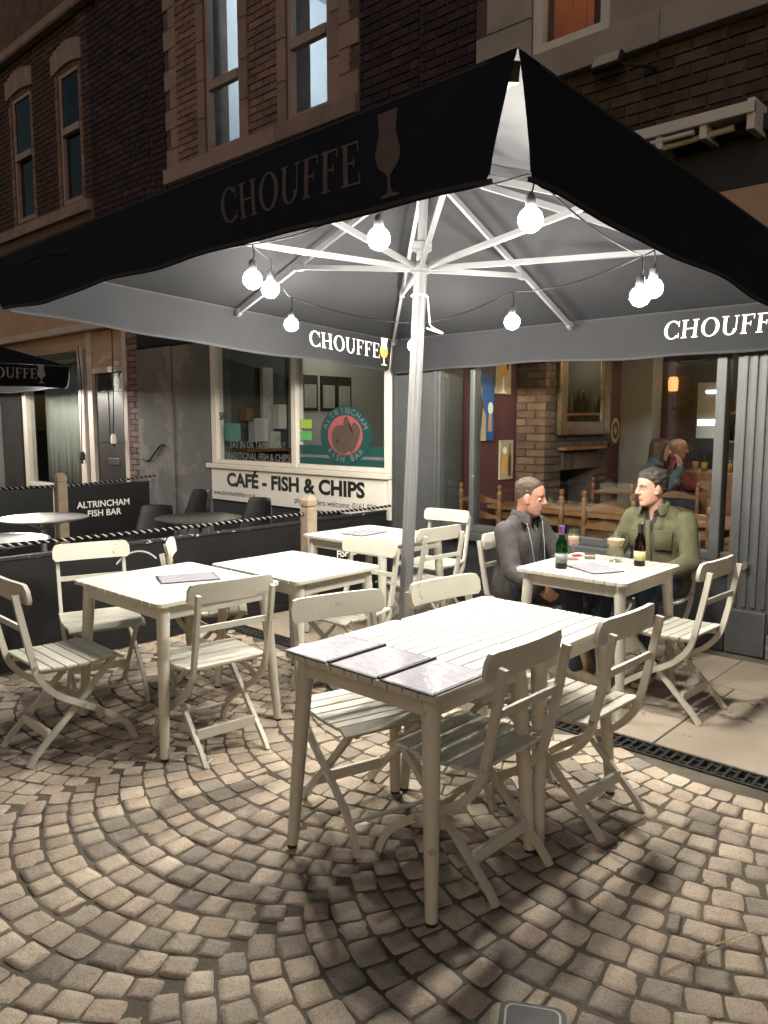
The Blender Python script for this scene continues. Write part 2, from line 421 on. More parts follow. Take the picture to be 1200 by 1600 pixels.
T_D = make_table(2.50, 3.12, 2.90, 3.66, 'bare cream slatted table between the left table and the umbrella pole', 11)
T_E = make_table(3.63, 4.33, 3.36, 4.16, 'cream slatted table behind the umbrella pole with one menu, by the wooden post', 12)
T_F = make_table(3.58, 4.28, 1.66, 2.32, 'cream slatted table with bottles and glasses where the two men sit', 11)

def make_chair():
    t = thing('folding_chair', 'x', 'chair', group='cream slatted folding chairs')
    post = smoothpath([(-.278, .792, 0), (-.255, .66, 0), (-.215, .47, 0), (-.185, .385, 0), (-.115, .305, 0), (.0, .235, 0), (.125, .155, 0), (.205, .085, 0), (.245, .0, 0)], 4)
    post = [(p.x, p.y) for p in post]
    leg = smoothpath([(.165, .425, 0), (.06, .315, 0), (-.06, .195, 0), (-.165, .095, 0), (-.215, .045, 0), (-.250, .0, 0)], 4)
    leg = [(p.x, p.y) for p in leg]
    def bolt(par, x, y, z):
        bm = NB(); tube(bm, [(x - .003, y, z), (x + .003, y, z)], .0065, 8); obj('bolt', bm, 'steel', par)
    for s in (-1, 1):
        bm = NB(); band(bm, post, .028, s * .183 - .0095, s * .183 + .0095); p = obj('back_leg', bm, 'cream_paint', t)
        bolt(p, s * .1945, -.213, .455); bolt(p, s * .1945, .0, .235)
    for s in (-1, 1):
        bm = NB(); band(bm, leg, .025, s * .158 - .0095, s * .158 + .0095); obj('front_leg', bm, 'cream_paint', t)
    # top rail: curved board with rounded ends, fixed to the front of the posts
    bm = NB(); rows = []
    W, Hh, r = .212, .047, .03
    outline = []
    for cx_, cz, a0 in ((W - r, Hh - r, 0), (-W + r, Hh - r, 90), (-W + r, -Hh + r * .6, 180), (W - r, -Hh + r * .6, 270)):
        rr = r if cz > 0 else r * .6
        for q in range(0, 91, 30):
            outline.append((cx_ + rr * math.cos(R(a0 + q)), cz + rr * math.sin(R(a0 + q))))
    cur = lambda x: -.055 * (x / W) ** 2 * .5
    # board built as strips so that it bends
    xs = [-W, -W * .93, -W * .82, -W * .55, -W * .2, W * .2, W * .55, W * .82, W * .93, W]
    def half(x):
        e = max(0, abs(x) - (W - r)) / r; top = Hh - r + r * math.sqrt(max(0, 1 - e * e)) if e > 0 else Hh
        e2 = max(0, abs(x) - (W - r * .6)) / (r * .6); bot = -Hh + r * .6 - r * .6 * math.sqrt(max(0, 1 - e2 * e2)) if e2 > 0 else -Hh
        return bot, top
    rings = []
    for x in xs:
        b0, t0 = half(x); y0 = -.246 + .016 * (x / W) ** 2 ; tilt = -.16
        rings.append([bm.verts.new((x, y0 + tilt * z + d, .790 + z)) for d, z in ((-.009, b0), (-.009, t0), (.009, t0), (.009, b0))])
    loft(bm, rings); obj('top_rail', bm, 'cream_paint', t, 'angle')
    bm = NB(); box(bm, -.173, .173, -.255, -.242, .622, .648); obj('back_slat', bm, 'cream_paint', t)
    bm = NB(); box(bm, -.148, .148, -.158, -.142, .098, .142, None); obj('stretcher', bm, 'cream_paint', t)
    bm = NB(); tube(bm, [(-.173, .19, .10), (.173, .19, .10)], .008, 8); obj('stretcher_rod', bm, 'cream_paint', t)
    prof = lambda y: .452 - .016 * math.cos((y + .0) / .2 * 1.25) + (-.03 * max(0, (y - .13) / .07) ** 2)
    for s in (-1, 1):
        bm = NB(); band(bm, [(y / 100, prof(y / 100) - .023) for y in range(-19, 20, 4)], .026, s * .136 - .009, s * .136 + .009); obj('seat_rail', bm, 'cream_paint', t)
    n = 7; d = .40 / n
    for k in range(n):
        yc = -.20 + (k + .5) * d; sl = (prof(yc + .02) - prof(yc - .02)) / .04; w = .197 + .012 * math.sin((k + .5) / n * math.pi)
        bm = NB(); box(bm, -w, w, -d / 2 + .0028, d / 2 - .0028, -.014, 0, Matrix.Translation((0, yc, prof(yc) + .004)) @ Matrix.Rotation(math.atan(sl), 4, 'X')); bev(bm, .0025, 1)
        obj('seat_slat', bm, 'cream_paint', t)
    return t
CH = make_chair(); _cu = [False]
def chair(x, y, rz, label):
    o = CH if not _cu[0] else copytree(CH)
    _cu[0] = True; o.location = (x, y, 0); o.rotation_euler = (0, 0, R(rz)); o['label'] = label; return o
chair(2.08, 1.53, -1, 'foreground cream folding chair, back to us, at the menu end of the near table')
chair(2.665, 1.46, -2, 'cream folding chair second from us along the right side of the near table')
chair(2.06, 1.99, 164, 'cream folding chair under the near table, its backrest just behind the three menus')
chair(2.64, 1.86, 172, 'cream folding chair whose backrest shows in front of the umbrella pole')
chair(1.585, 3.53, -92, 'leftmost cream folding chair, cut off by the left picture edge')
chair(2.02, 4.02, 163, 'cream folding chair behind the left table against the black barrier, facing us')
chair(2.05, 3.02, -8, 'cream folding chair drawn up to the near side of the left table, back to us')
chair(2.63, 3.82, -125, 'cream folding chair seen edge-on beside the black barrier, between two tables')
chair(3.06, 3.15, 92, 'cream folding chair tucked under the bare table in front of the wooden post')
chair(4.62, 3.77, 95, 'cream folding chair by the dark wall, beyond the table behind the pole')
chair(4.02, 3.42, -4, 'cream folding chair right of the umbrella pole, back to us, at the table behind it')
chair(4.02, 1.61, -3, 'empty cream folding chair on the flags at the right, beside the men\'s table')
CHM1 = chair(4.10, 2.52, 180, 'cream folding chair that the man in the dark jacket sits on')
CHM2 = chair(4.66, 2.00, 90, 'cream folding chair that the man in the olive overshirt sits on')
# menus
def menu(x, y, z, rz, label, w=.30, h=.215, fold=False):
    t = thing('menu', label, 'menu', (x, y, z), (0, 0, R(rz)), 'laminated menus on the tables')
    bm = NB(); box(bm, -w / 2, w / 2, -h / 2, h / 2, .0, .0035); bev(bm, .0012, 1); obj('folder', bm, 'black_plastic', t)
    bm = NB(); box(bm, -w / 2 + .009, w / 2 - .009, -h / 2 + .009, h / 2 - .009, .0037, .0045); obj('sheet', bm, 'menu_print', t)
    if fold:
        bm = NB(); tube(bm, [(-w / 2 + .002, h / 2 + .004, .006), (w / 2 - .002, h / 2 + .004, .006)], .006, 8); obj('spine', bm, 'black_plastic', t)
    return t
menu(1.835, 1.935, .7315, 0, 'leftmost of the three menus side by side on the near table', .285, .215)
menu(1.835, 1.705, .7315, 0, 'middle of the three menus side by side on the near table', .285, .215, True)
menu(1.835, 1.475, .7315, 0, 'rightmost of the three menus side by side on the near table', .285, .215, True)
menu(2.18, 3.39, .7315, -24, 'lilac menu lying alone on the left table', .30, .21)
menu(3.97, 3.86, .7315, 5, 'lilac menu on the table behind the umbrella pole', .30, .21)
menu(3.84, 1.975, .7315, 63, 'menu lying in front of the two men between the bottles', .285, .20)
# ------------------------------------------------------------------ big square umbrella, its print, festoon bulbs
def letter_polys(ch):
    """serif capitals on a unit cap height; list of quad strips, and the advance width"""
    S = []
    q = lambda x0, x1, y0, y1: S.append([(x0, y0), (x1, y0), (x1, y1), (x0, y1)])
    st, th, sf = .155, .055, .05
    def stem(x, foot=True, head=True):
        q(x, x + st, sf if foot else 0, 1 - sf if head else 1)
        if foot: q(x - .075, x + st + .075, 0, sf)
        if head: q(x - .075, x + st + .075, 1 - sf, 1)
    def arc(cx, cy, rx, ry, ix, iy, a0, a1, n=22):
        for i in range(n):
            a, b = R(a0 + (a1 - a0) * i / n), R(a0 + (a1 - a0) * (i + 1) / n)
            S.append([(cx + ix * math.cos(a), cy + iy * math.sin(a)), (cx + rx * math.cos(a), cy + ry * math.sin(a)),
                      (cx + rx * math.cos(b), cy + ry * math.sin(b)), (cx + ix * math.cos(b), cy + iy * math.sin(b))])
    if ch == 'C':
        arc(.46, .5, .44, .52, .275, .46, 42, 318); q(.76, .80, .66, .98); q(.765, .80, .04, .30); return S, .88
    if ch == 'H':
        stem(.08); stem(.62); q(.08 + st, .62, .48, .48 + th); return S, .92
    if ch == 'O':
        arc(.46, .5, .44, .52, .275, .46, 0, 360, 30); return S, .96
    if ch == 'U':
        q(.08, .08 + st, .32, 1 - sf); q(.005, .31, 1 - sf, 1); q(.66, .66 + th, .32, 1 - sf); q(.58, .80, 1 - sf, 1)
        arc(.3975, .32, .3175, .34, .1625, .28, 180, 360, 18); return S, .85
    if ch in 'FE':
        stem(.08); q(.08 + st, .60, 1 - th, .9995); q(.56, .60, .76, 1 - th)
        q(.08 + st, .46, .49, .49 + th); q(.42, .46, .40, .64)
        if ch == 'E': q(.08 + st, .64, .0005, th); q(.595, .635, th, .25); return S, .72
        return S, .66
WORD = 'CHOUFFE'
def word_polys():
    out, x = [], 0
    for c in WORD:
        P, w = letter_polys(c); out.append([[(a + x, b) for a, b in p] for p in P]); x += w + .05
    return out, x
def subdiv_quad(p, k):
    (a, b, c, d) = [Vector((x, y)) for x, y in p]; out = []
    nu = max(1, int((b - a).length / k)); nv = max(1, int((d - a).length / k))
    for i in range(nu):
        for j in range(nv):
            f = lambda u, v: tuple((a * (1 - u) + b * u) * (1 - v) + (d * (1 - u) + c * u) * v)
            out.append([f(i / nu, j / nv), f((i + 1) / nu, j / nv), f((i + 1) / nu, (j + 1) / nv), f(i / nu, (j + 1) / nv)])
    return out
GLASSP = [(0, .16, 'w'), (.02, .16, 'w'), (.05, .05, 'w'), (.10, .03, 'w'), (.24, .028, 'w'), (.28, .06, 'a'), (.34, .15, 'a'), (.42, .20, 'a'), (.52, .215, 'a'), (.62, .185, 'a'), (.72, .150, 'f'), (.80, .145, 'f'), (.93, .165, 'f'), (1.0, .172, 'f')]

HX, HY, ZE, ZA, VH = 1.70, 1.835, 2.36, 3.05, .30
M('hem_tape', (.022, .0225, .025), .8, .15, 30, .3, 500)
def make_umbrella(root, hx, hy, seed, full=True, sides=(0, 1, 2, 3), gap=(.03, .03, .03, .03)):
    rnd = random.Random(seed)
    ph = [rnd.uniform(0, 6) for _ in range(8)]
    # canopy: one navy cloth, the bulbs' light inside put into a greyer copy
    bm = NB(); N = 12; K = 10
    def cz(x, y):
        s = max(abs(x) / hx, abs(y) / hy); a = math.atan2(y / hy, x / hx)
        return ZA - (ZA - ZE) * s ** 1.02 - .030 * math.sin(4 * a) ** 2 * math.sin(s * math.pi)
    for lay, dz in ((0, .0015), (1, -.0015)):
        rings = []; nf = len(bm.faces)
        for k in range(1, K + 1):
            s = k / K; rg = []
            for e in range(4):
                for i in range(N):
                    t = -1 + 2 * i / N
                    x, y = [(t, -1), (1, t), (-t, 1), (-1, -t)][e]
                    rg.append(bm.verts.new((x * s * hx, y * s * hy, cz(x * s * hx, y * s * hy) + dz)))
            rings.append(rg)
        top = bm.verts.new((0, 0, ZA + dz))
        for i in range(4 * N): bm.faces.new((top, rings[0][i], rings[0][(i + 1) % (4 * N)]))
        loft(bm, rings, False)
        for f in list(bm.faces)[nf:]: f.material_index = lay
    c = put('canopy', mesh('canopy', bm, ['canopy_cloth', 'canopy_lit_inside'], True, norm=False), root)
    bm = NB(); box(bm, -.09, .09, -.09, .09, ZA - .02, ZA + .03); bev(bm, .02, 2); obj('finial', bm, 'canopy_cloth', root)
    # valances: 0 front y-, 1 x+, 2 y+, 3 x-
    def vpt(e, u, v, off=0):
        """u along the edge in metres from its middle, v down from the top edge 0..1"""
        L = hx if e in (0, 2) else hy
        wv = .014 * math.sin(u * 4.1 + ph[e]) * v + .008 * math.sin(u * 9.7 + ph[e + 4]) * v * v - .03 * v * v
        sag = .0
        o = wv + off; z = ZE - .004 - v * VH + v * v * (.010 * math.sin(u * 2.3 + ph[e] * 2) + .005 * math.sin(u * 6.1 + ph[e + 4]))
        if e == 0: return Vector((u, -hy - o - .003, z))
        if e == 2: return Vector((-u, hy + o + .003, z))
        if e == 1: return Vector((hx + o + .003, u, z))
        return Vector((-hx - o - .003, -u, z))
    vals = {}
    for e in range(4):
        L = hx if e in (0, 2) else hy; bm = NB(); n = 44; rows = []
        g0, g1 = gap[e], gap[(e + 1) % 4]
        us = [-L] + [-L + x for x in (.01, .025, .045, .07)] + [-L + .1 + (2 * L - .2) * i / n for i in range(n + 1)] + [L - x for x in (.07, .045, .025, .01)] + [L]
        for lay, of in ((0, .0013), (1, -.0013)):
            rows = []; nf = len(bm.faces)
            for u in us:
                d0, d1 = u + L, L - u; col = []
                for j in range(7):
                    v = j / 6
                    # the flap ends are cut back towards the hem, with a rounded corner
                    lo = g0 * v; hi = g1 * v
                    uu = -L + lo + (u + L) * (2 * L - lo - hi) / (2 * L)
                    rr = .07; d = min(d0, d1); vm = 1 - (1 - math.sqrt(max(0, 1 - (1 - min(d / rr, 1)) ** 2))) * (rr * .9 / VH)
                    col.append(bm.verts.new(vpt(e, uu, v * vm, of)))
                rows.append(col)
            for a, b in zip(rows, rows[1:]):
                for j in range(6): bm.faces.new((a[j], b[j], b[j + 1], a[j + 1]))
            for f in list(bm.faces)[nf:]: f.material_index = lay
        vo = put('valance', mesh('valance', bm, ['canopy_cloth', 'canopy_lit_inside'], True, norm=False), root)
        for nm, va, vb, mt in (('hem', .945, .985, 'hem_tape'), ('seam', .0, .03, 'hem_tape')):
            bm = NB(); prev = None
            for sd_ in (.0030, -.0030):
                prev = None
                for i in range(61):
                    u = (-L + .09) + (2 * L - .18) * i / 60; pr = [bm.verts.new(vpt(e, u, v_, sd_)) for v_ in (va, vb)]
                    if prev: bm.faces.new((prev[0], pr[0], pr[1], prev[1]))
                    prev = pr
            put(nm, mesh(nm, bm, mt, True, norm=False), vo)
        vals[e] = vo
    def word(e, u0, cap, v0, inside, mat, par, glass=True, gcol=None, gx=0, tw=1.0):
        """the brand word on the flap; u0 = start along the reading direction"""
        P, W = word_polys(); sgn = -1 if inside else 1; off = -.0055 if inside else .0055
        mp = lambda x, y: vpt(e, sgn * (u0 + x * cap * tw), v0 - y * cap / VH, off)
        for lt in P:
            bm = NB()
            for p in lt:
                for qd in subdiv_quad(p, .2): bm.faces.new([bm.verts.new(mp(*a)) for a in qd])
            obj('brand_letter', bm, mat, par)
        if glass:
            for key, mt in (gcol or (('w', 'print_white'), ('a', 'print_amber'), ('f', 'print_white'))):
                bm = NB(); gx0 = gx if gx else W * tw + .30; hh = cap * 1.9
                for (ya, wa, ka), (yb, wb, kb) in zip(GLASSP, GLASSP[1:]):
                    if kb != key: continue
                    g = lambda x, y: vpt(e, sgn * (u0 + gx0 * cap + x * hh), v0 + .10 - (y * hh) / VH + .10, off)
                    bm.faces.new([bm.verts.new(g(*a)) for a in ((-wa, ya), (wa, ya), (wb, yb), (-wb, yb))])
                obj('glass_print', bm, mt, par)
    # mast, hubs, ribs, struts
    bm = NB(); tube(bm, [(0, 0, 0), (0, 0, 2.42)], .0315, 20); mast = obj('mast', bm, 'alu_paint', root, 'angle')
    bm = NB(); tube(bm, [(0, 0, 2.42), (0, 0, ZA - .02)], .027, 16); obj('mast_top', bm, 'alu_paint', root, 'angle')
    if full:
        for a in (35, 125, 215, 305):
            bm = NB(); tube(bm, [(.0325 * math.cos(R(a)), .0325 * math.sin(R(a)), .3), (.0325 * math.cos(R(a)), .0325 * math.sin(R(a)), 2.40)], .006, 6); obj('mast_ridge', bm, 'alu_paint', mast)
    def hub(z, r, h):
        bm = NB(); lathe(bm, [(.03, z - h), (r * .8, z - h), (r, z - h * .7), (r, z + h * .7), (r * .8, z + h), (.03, z + h)], 16); return obj('hub', bm, 'alu_paint', root, 'angle')
    hub(2.40, .062, .028); h2 = hub(2.52, .060, .026); hub(ZA - .09, .07, .03)
    def bar(bm, a, b, w, h):
        a, b = Vector(a), Vector(b); d = (b - a).normalized(); s = d.cross(Vector((0, 0, 1))).normalized(); u = s.cross(d)
        rings = [[bm.verts.new(p + s * sx * w / 2 + u * sz * h / 2) for sx, sz in ((-1, -1), (1, -1), (1, 1), (-1, 1))] for p in (a, b)]
        loft(bm, rings)
    for i in range(8):
        a = i * 45
        ex = {0: (1, 0), 1: (1, 1), 2: (0, 1), 3: (-1, 1), 4: (-1, 0), 5: (-1, -1), 6: (0, -1), 7: (1, -1)}[i]
        ez = ZE - .03
        dirv = Vector((ex[0] * hx, ex[1] * hy, 0)); un = dirv.normalized()
        p0 = un * .06 + Vector((0, 0, ZA - .10)); p1 = dirv * .975 + Vector((0, 0, ez - .005))
        bm = NB(); bar(bm, p0, p1, .022, .034); rb = obj('rib', bm, 'alu_paint', root)
        bm = NB(); bar(bm, p1 - (p1 - p0).normalized() * .01, p1 + (p1 - p0).normalized() * .03, .03, .05); obj('rib_end', bm, 'black_plastic' if i == 5 else 'alu_paint', rb)
        f = .60; pm = p0.lerp(p1, f) - Vector((0, 0, .02))
        s0 = un * .058 + Vector((0, 0, 2.40 if i % 2 == 0 else 2.40))
        bm = NB(); bar(bm, s0, pm, .022, .030); sb = obj('strut', bm, 'alu_paint', root)
        bm = NB(); bar(bm, pm - un * .03, pm + un * .03, .038, .045); obj('strut_clip', bm, 'alu_paint', sb)
    return word, vals
UM = thing('patio_umbrella', 'large dark square umbrella on a white pole, spread over all the cream tables', 'umbrella', (DISC[0], DISC[1], .024), (0, R(3.5), R(-1.5)))
word, vals = make_umbrella(UM, HX, HY, 3, gap=(.085, .03, .03, .06))
# near flap outside: print colour darkened for its faint light, bright print inside on the two far flaps
word(3, .50, .125, .70, False, 'print_dim_lit', vals[3], True, (('w', 'print_dim_lit'), ('a', 'print_dim_lit'), ('f', 'print_dim_lit')), gx=7.05, tw=1.04)
word(2, .71, .130, .62, True, 'print_white', vals[2], True, tw=1.08)
word(1, .71, .118, .62, True, 'print_white', vals[1], True, tw=1.12)
# crank loop and collar on the mast
bm = NB(); tube(bm, [(.045 * math.cos(a * .524), .045 * math.sin(a * .524), 2.24) for a in range(13)], .006, 6); obj('crank_collar', bm, 'print_white', UM, True)
bm = NB(); tube(bm, smoothpath([(.04, -.03, 2.24), (.05, -.04, 2.12), (.06, -.05, 2.07), (.11, -.09, 2.04), (.10, -.09, 2.035), (.04, -.03, 2.06)], 3), .005, 6); obj('crank_handle', bm, 'print_white', UM, True)
bm = NB(); lathe(bm, [(.0320, .10), (.0333, .10), (.0333, .16), (.0320, .16)], 20); obj('sticker', bm, 'print_white', UM, True)
bm = NB(); lathe(bm, [(.032, 0), (.06, 0), (.055, .06), (.045, .075), (.032, .08)], 20); obj('pole_socket', bm, 'alu_paint', UM, 'angle')

def bulb(par, p, r=.047):
    x, y, z = p
    prof = [(.0005, -r)] + [(r * math.sin(q), -r * math.cos(q)) for q in (.35, .7, 1.05, 1.4, 1.75, 2.1, 2.4)] + [(.016, r * .97), (.015, r * 1.02), (.0005, r * 1.03)]
    bm = NB(); lathe(bm, prof, 18); b = obj('bulb', bm, 'bulb_glow', par, True, p)
    bm = NB(); lathe(bm, [(.0, r * .98), (.021, r * .98), (.022, r * 1.2), (.018, r * 1.9), (.008, r * 2.15), (.0, r * 2.15)], 12); obj('socket', bm, 'black_plastic', b, 'angle')
    return b
FS = thing('festoon_lights', 'string of glowing round bulbs on black cable hung under the big umbrella', 'lights', (0, 0, 0))
BP = [(2.62, 1.655, 2.30), (2.45, 2.29, 2.30), (2.495, 3.21, 2.25), (2.735, 3.365, 2.25), (3.535, 4.13, 2.20), (4.44, 3.79, 2.10), (4.12, 2.72, 2.15), (3.545, 1.63, 2.12), (3.66, 1.62, 2.17)]
tops = []
for p in BP:
    bulb(FS, p); q = (p[0], p[1], p[2] + .16 + .03 * (p[0] * 7 % 1)); tops.append(q)
    bm = NB(); tube(bm, smoothpath([(p[0], p[1], p[2] + .095), (p[0] + .008, p[1] - .006, p[2] + .13), q], 3), .0035, 6); obj('drop_cable', bm, 'cable', FS, True)
def sagged(a, b, s, n=10):
    return [Vector(a).lerp(Vector(b), i / n) - Vector((0, 0, s * 4 * (i / n) * (1 - i / n))) for i in range(n + 1)]
order = [8, 7, 0, 1, 2, 3, 4, 5, 6, 7]
for a, b in zip(order, order[1:]):
    L = (Vector(tops[a]) - Vector(tops[b])).length
    bm = NB(); tube(bm, sagged(tops[a], tops[b], .035 * L), .0038, 6); obj('cable', bm, 'cable', FS, True)
bm = NB(); tube(bm, smoothpath([tops[2], (2.1, 3.6, 2.34), (1.78, 3.9, 2.36), (1.74, 4.2, 2.33)], 5), .0038, 6); obj('cable', bm, 'cable', FS, True)
bm = NB(); tube(bm, smoothpath([tops[0], (2.3, 1.45, 2.40), (1.95, 1.25, 2.42), (1.9, 1.2, 2.46)], 5), .0038, 6); obj('cable', bm, 'cable', FS, True)
# ------------------------------------------------------------------ the terrace: pub, cafe and the shop beyond
FX = 5.27
random.seed(21)
def holed(bm, x0, x1, y0, y1, z0, z1, holes):
    """wall slab pierced by window openings (y0,y1,z0,z1)"""
    ys = sorted({y0, y1, *[h[0] for h in holes], *[h[1] for h in holes]}); zs = sorted({z0, z1, *[h[2] for h in holes], *[h[3] for h in holes]})
    ys = [y for y in ys if y0 <= y <= y1]; zs = [z for z in zs if z0 <= z <= z1]
    for a, b in zip(ys, ys[1:]):
        run = None
        for c, d in zip(zs, zs[1:]):
            inside = any(h[0] < (a + b) / 2 < h[1] and h[2] < (c + d) / 2 < h[3] for h in holes)
            if inside:
                if run: box(bm, x0, x1, a, b, run[0], run[1]); run = None
            else: run = (run[0], d) if run else (c, d)
        if run: box(bm, x0, x1, a, b, run[0], run[1])
bm = NB(); box(bm, 0, .055, -.5, .5, -.5, .5); 
bmesh.ops.bevel(bm, geom=[e for e in bm.edges if all(v.co.x < .001 for v in e.verts)], offset=.03, segments=1, affect='EDGES')
BRK = {}
def brick_mesh(mat):
    if mat not in BRK:
        me = bpy.data.meshes.new('brick'); BRKB.to_mesh(me); me.materials.append(MATS[mat]); BRK[mat] = me
    return BRK[mat]
BRKB = bm; bmesh.ops.recalc_face_normals(bm, faces=list(bm.faces))
_V = [v.co.copy() for v in bm.verts]; bm.verts.index_update(); _F = [[v.index for v in f.verts] for f in bm.faces]
def lay_bricks(parent, zones, excl, cap=300, fx=FX, L=.225, Hc=.075, g=.010, axis='x', margin=140):
    """courses of real bricks; zones = [(y0,y1,z0,z1,material)], excl = openings and dressed stone"""
    out = []
    for (y0, y1, z0, z1, mat) in zones:
        z = z0; k = 0
        while z + Hc * .6 < z1:
            y = y0 - (L / 2 if k % 2 else 0)
            zt = min(z + Hc - g, z1)
            while y < y1:
                segs = [(max(y, y0), min(y + L - g, y1))]
                for e in excl:
                    if e[2] < zt and e[3] > z:
                        n = []
                        for a, b in segs:
                            if e[1] <= a or e[0] >= b: n.append((a, b)); continue
                            if e[0] > a: n.append((a, e[0] - g / 2))
                            if e[1] < b: n.append((e[1] + g / 2, b))
                        segs = n
                for a, b in segs:
                    if b - a < .03: continue
                    yc, zc = (a + b) / 2, (z + zt) / 2
                    P = (fx, yc, zc) if axis == 'x' else (yc, fx, zc)
                    d = seen(*P, m=margin)
                    if d: out.append((d, P, b - a, zt - z, mat, random.uniform(-.004, .003)))
                y += L
            z += Hc; k += 1
    out.sort(key=lambda q: q[0])
    rz = 0 if axis == 'x' else math.pi / 2
    for d, P, w, h, mat, dx in out[:cap]:
        o = put('brick', brick_mesh(mat), parent); o.location = (P[0] + dx, P[1], P[2]) if axis == 'x' else (P[0], P[1] + dx, P[2])
        o.scale = (1, w, h); o.rotation_euler = (0, 0, rz)
        if axis != 'x': o.rotation_euler = (0, 0, math.pi / 2)
    if out[cap:]:
        VV, FF, MI, ms = [], [], [], []
        for d, P, w, h, mat, dx in out[cap:]:
            b0 = len(VV)
            for v in _V: VV.append((P[0] + dx + v.x, P[1] + v.y * w, P[2] + v.z * h) if axis == 'x' else (P[0] - v.y * w, P[1] + dx + v.x, P[2] + v.z * h))
            FF += [[b0 + i for i in f] for f in _F]
            if mat not in ms: ms.append(mat)
            MI += [ms.index(mat)] * len(_F)
        me = bpy.data.meshes.new('far_bricks'); me.from_pydata(VV, [], FF)
        for m_ in ms: me.materials.append(MATS[m_])
        me.polygons.foreach_set('material_index', MI)
        tag(put('far_bricks', me, parent), kind='stuff')
def sash(parent, y0, y1, z0, z1, mat, mid, xr=FX + .028, fw=.055, pane='pane', vbar=None):
    """sash window set back in its reveal"""
    bm = NB()
    for a, b, c, d in ((y0, y0 + fw, z0, z1), (y1 - fw, y1, z0, z1), (y0 + fw, y1 - fw, z0, z0 + fw * 1.2), (y0 + fw, y1 - fw, z1 - fw, z1)): box(bm, xr, xr + .07, a, b, c, d)
    w = obj('window', bm, mat, parent)
    bm = NB(); box(bm, xr - .02, xr + .05, y0 + fw, y1 - fw, mid - .045, mid + .045); obj('meeting_rail', bm, mat, w)
    for c, d, dx in ((z0 + fw * 1.2, mid - .045, .03), (mid + .045, z1 - fw, .0)):
        bm = NB(); box(bm, xr + dx + .018, xr + dx + .022, y0 + fw, y1 - fw, c, d); obj('pane', bm, pane, w)
    return w
def quoins(parent, y, sgn, z0, z1, mat, wide=.22, nar=.11, h=.30, proud=.012, base=.0):
    z = z0; k = 0
    while z < z1:
        w = wide if k % 2 == 0 else nar
        a, b = (y - base * sgn, y + sgn * w); bm = NB(); box(bm, FX - proud, FX + .05, min(a, b), max(a, b), z + .003, min(z + h, z1) - .003); bev(bm, .006, 1); obj('quoin_stone', bm, mat, parent); z += h; k += 1
def lamp_room(name, label, x0, x1, y0, y1, z0, z1, wall, lampp, col, power, fac_open=True):
    """the lit room behind an upstairs window"""
    r = thing(name, label, 'room', (x0, (y0 + y1) / 2, z0))
    r.location = (0, 0, 0)
    bxo('back_wall', wall, r, x1, x1 + .1, y0, y1, z0, z1); bxo('side_wall', wall, r, x0, x1, y0 - .1, y0, z0, z1); bxo('side_wall', wall, r, x0, x1, y1, y1 + .1, z0, z1)
    bxo('ceiling', wall, r, x0, x1 + .1, y0 - .1, y1 + .1, z1, z1 + .1); bxo('floor', 'pub_dark', r, x0, x1 + .1, y0 - .1, y1 + .1, z0 - .1, z0)
    bm = NB(); lathe(bm, [(.0, -.09), (.06, -.075), (.09, 0), (.07, .06), (.03, .09), (.0, .09)], 14)
    if 'glow_' + name not in MATS: emit('glow_' + name, col, power)
    p = obj('pendant_lamp', bm, 'glow_' + name, r, True, lampp)
    bm = NB(); tube(bm, [(0, 0, .09), (0, 0, z1 - lampp[2])], .006, 6); obj('flex', bm, 'cable', p)
    return r
M('room_blue', (.42, .46, .50), .8, .06, 1.5); M('room_brown', (.22, .085, .05), .8, .2, 2)
M('blind_green', (.33, .335, .30), .6, .12, 1.2, fine=.1); M('curtain_dark', (.10, .11, .13), .9, .2, 4)
M('oak', (.13, .058, .024), .5, .2, 10)

# ---- pub
PB = thing('pub_building', 'dark grey pub front with a wide window, sooty brick and grey stone upstairs windows', 'building', (0, 0, 0))
W1, W2 = (2.72, 3.36, 4.24, 6.1), (1.45, 2.20, 4.24, 6.1)
bm = NB(); holed(bm, FX + .018, FX + .33, -2, 4.45, 2.32, 10.5, [W1, W2]); obj('wall', bm, 'mortar_wall', PB)
lay_bricks(PB, [(.9, 4.44, 3.42, 4.02, 'brick_sooty'), (3.5, 4.44, 4.02, 6.9, 'brick_dark')], [(3.30, 3.87, 4.02, 7)])
quoins(PB, 3.36, 1, 4.24, 6.9, 'stone_grey', .50, .40, .30, .012)
for k in range(9):
    z = 4.24 + k * .30; bm = NB(); box(bm, FX - .008, FX + .05, 2.205, 2.715, z + .003, z + .297); bev(bm, .005, 1); obj('pier_stone', bm, 'stone_grey', PB)
for (a, b, t, zt) in ((2.33, 3.50, -.07, 4.24), (1.0, 2.325, -.085, 4.236)):
    bm = NB(); box(bm, FX + t, FX + .2, a, b, 4.03, zt); bev(bm, .012, 2); obj('stone_sill', bm, 'stone_grey', PB)
for w in (W1, W2): sash(PB, *w, 'white_frame', 5.25, fw=.085)
fas = bxo('fascia', 'pub_dark', PB, FX - .02, FX + .018, -2, 4.75, 2.32, 3.41)
bxo('fascia_cornice', 'pub_dark', fas, FX - .09, FX - .0202, -2, 4.75, 3.30, 3.40, .01)
bm = NB(); box(bm, FX - .032, FX - .0203, .9, 2.03, 2.70, 3.00); bev(bm, .004, 1); obj('fascia_panel', bm, 'fascia_peach', fas)
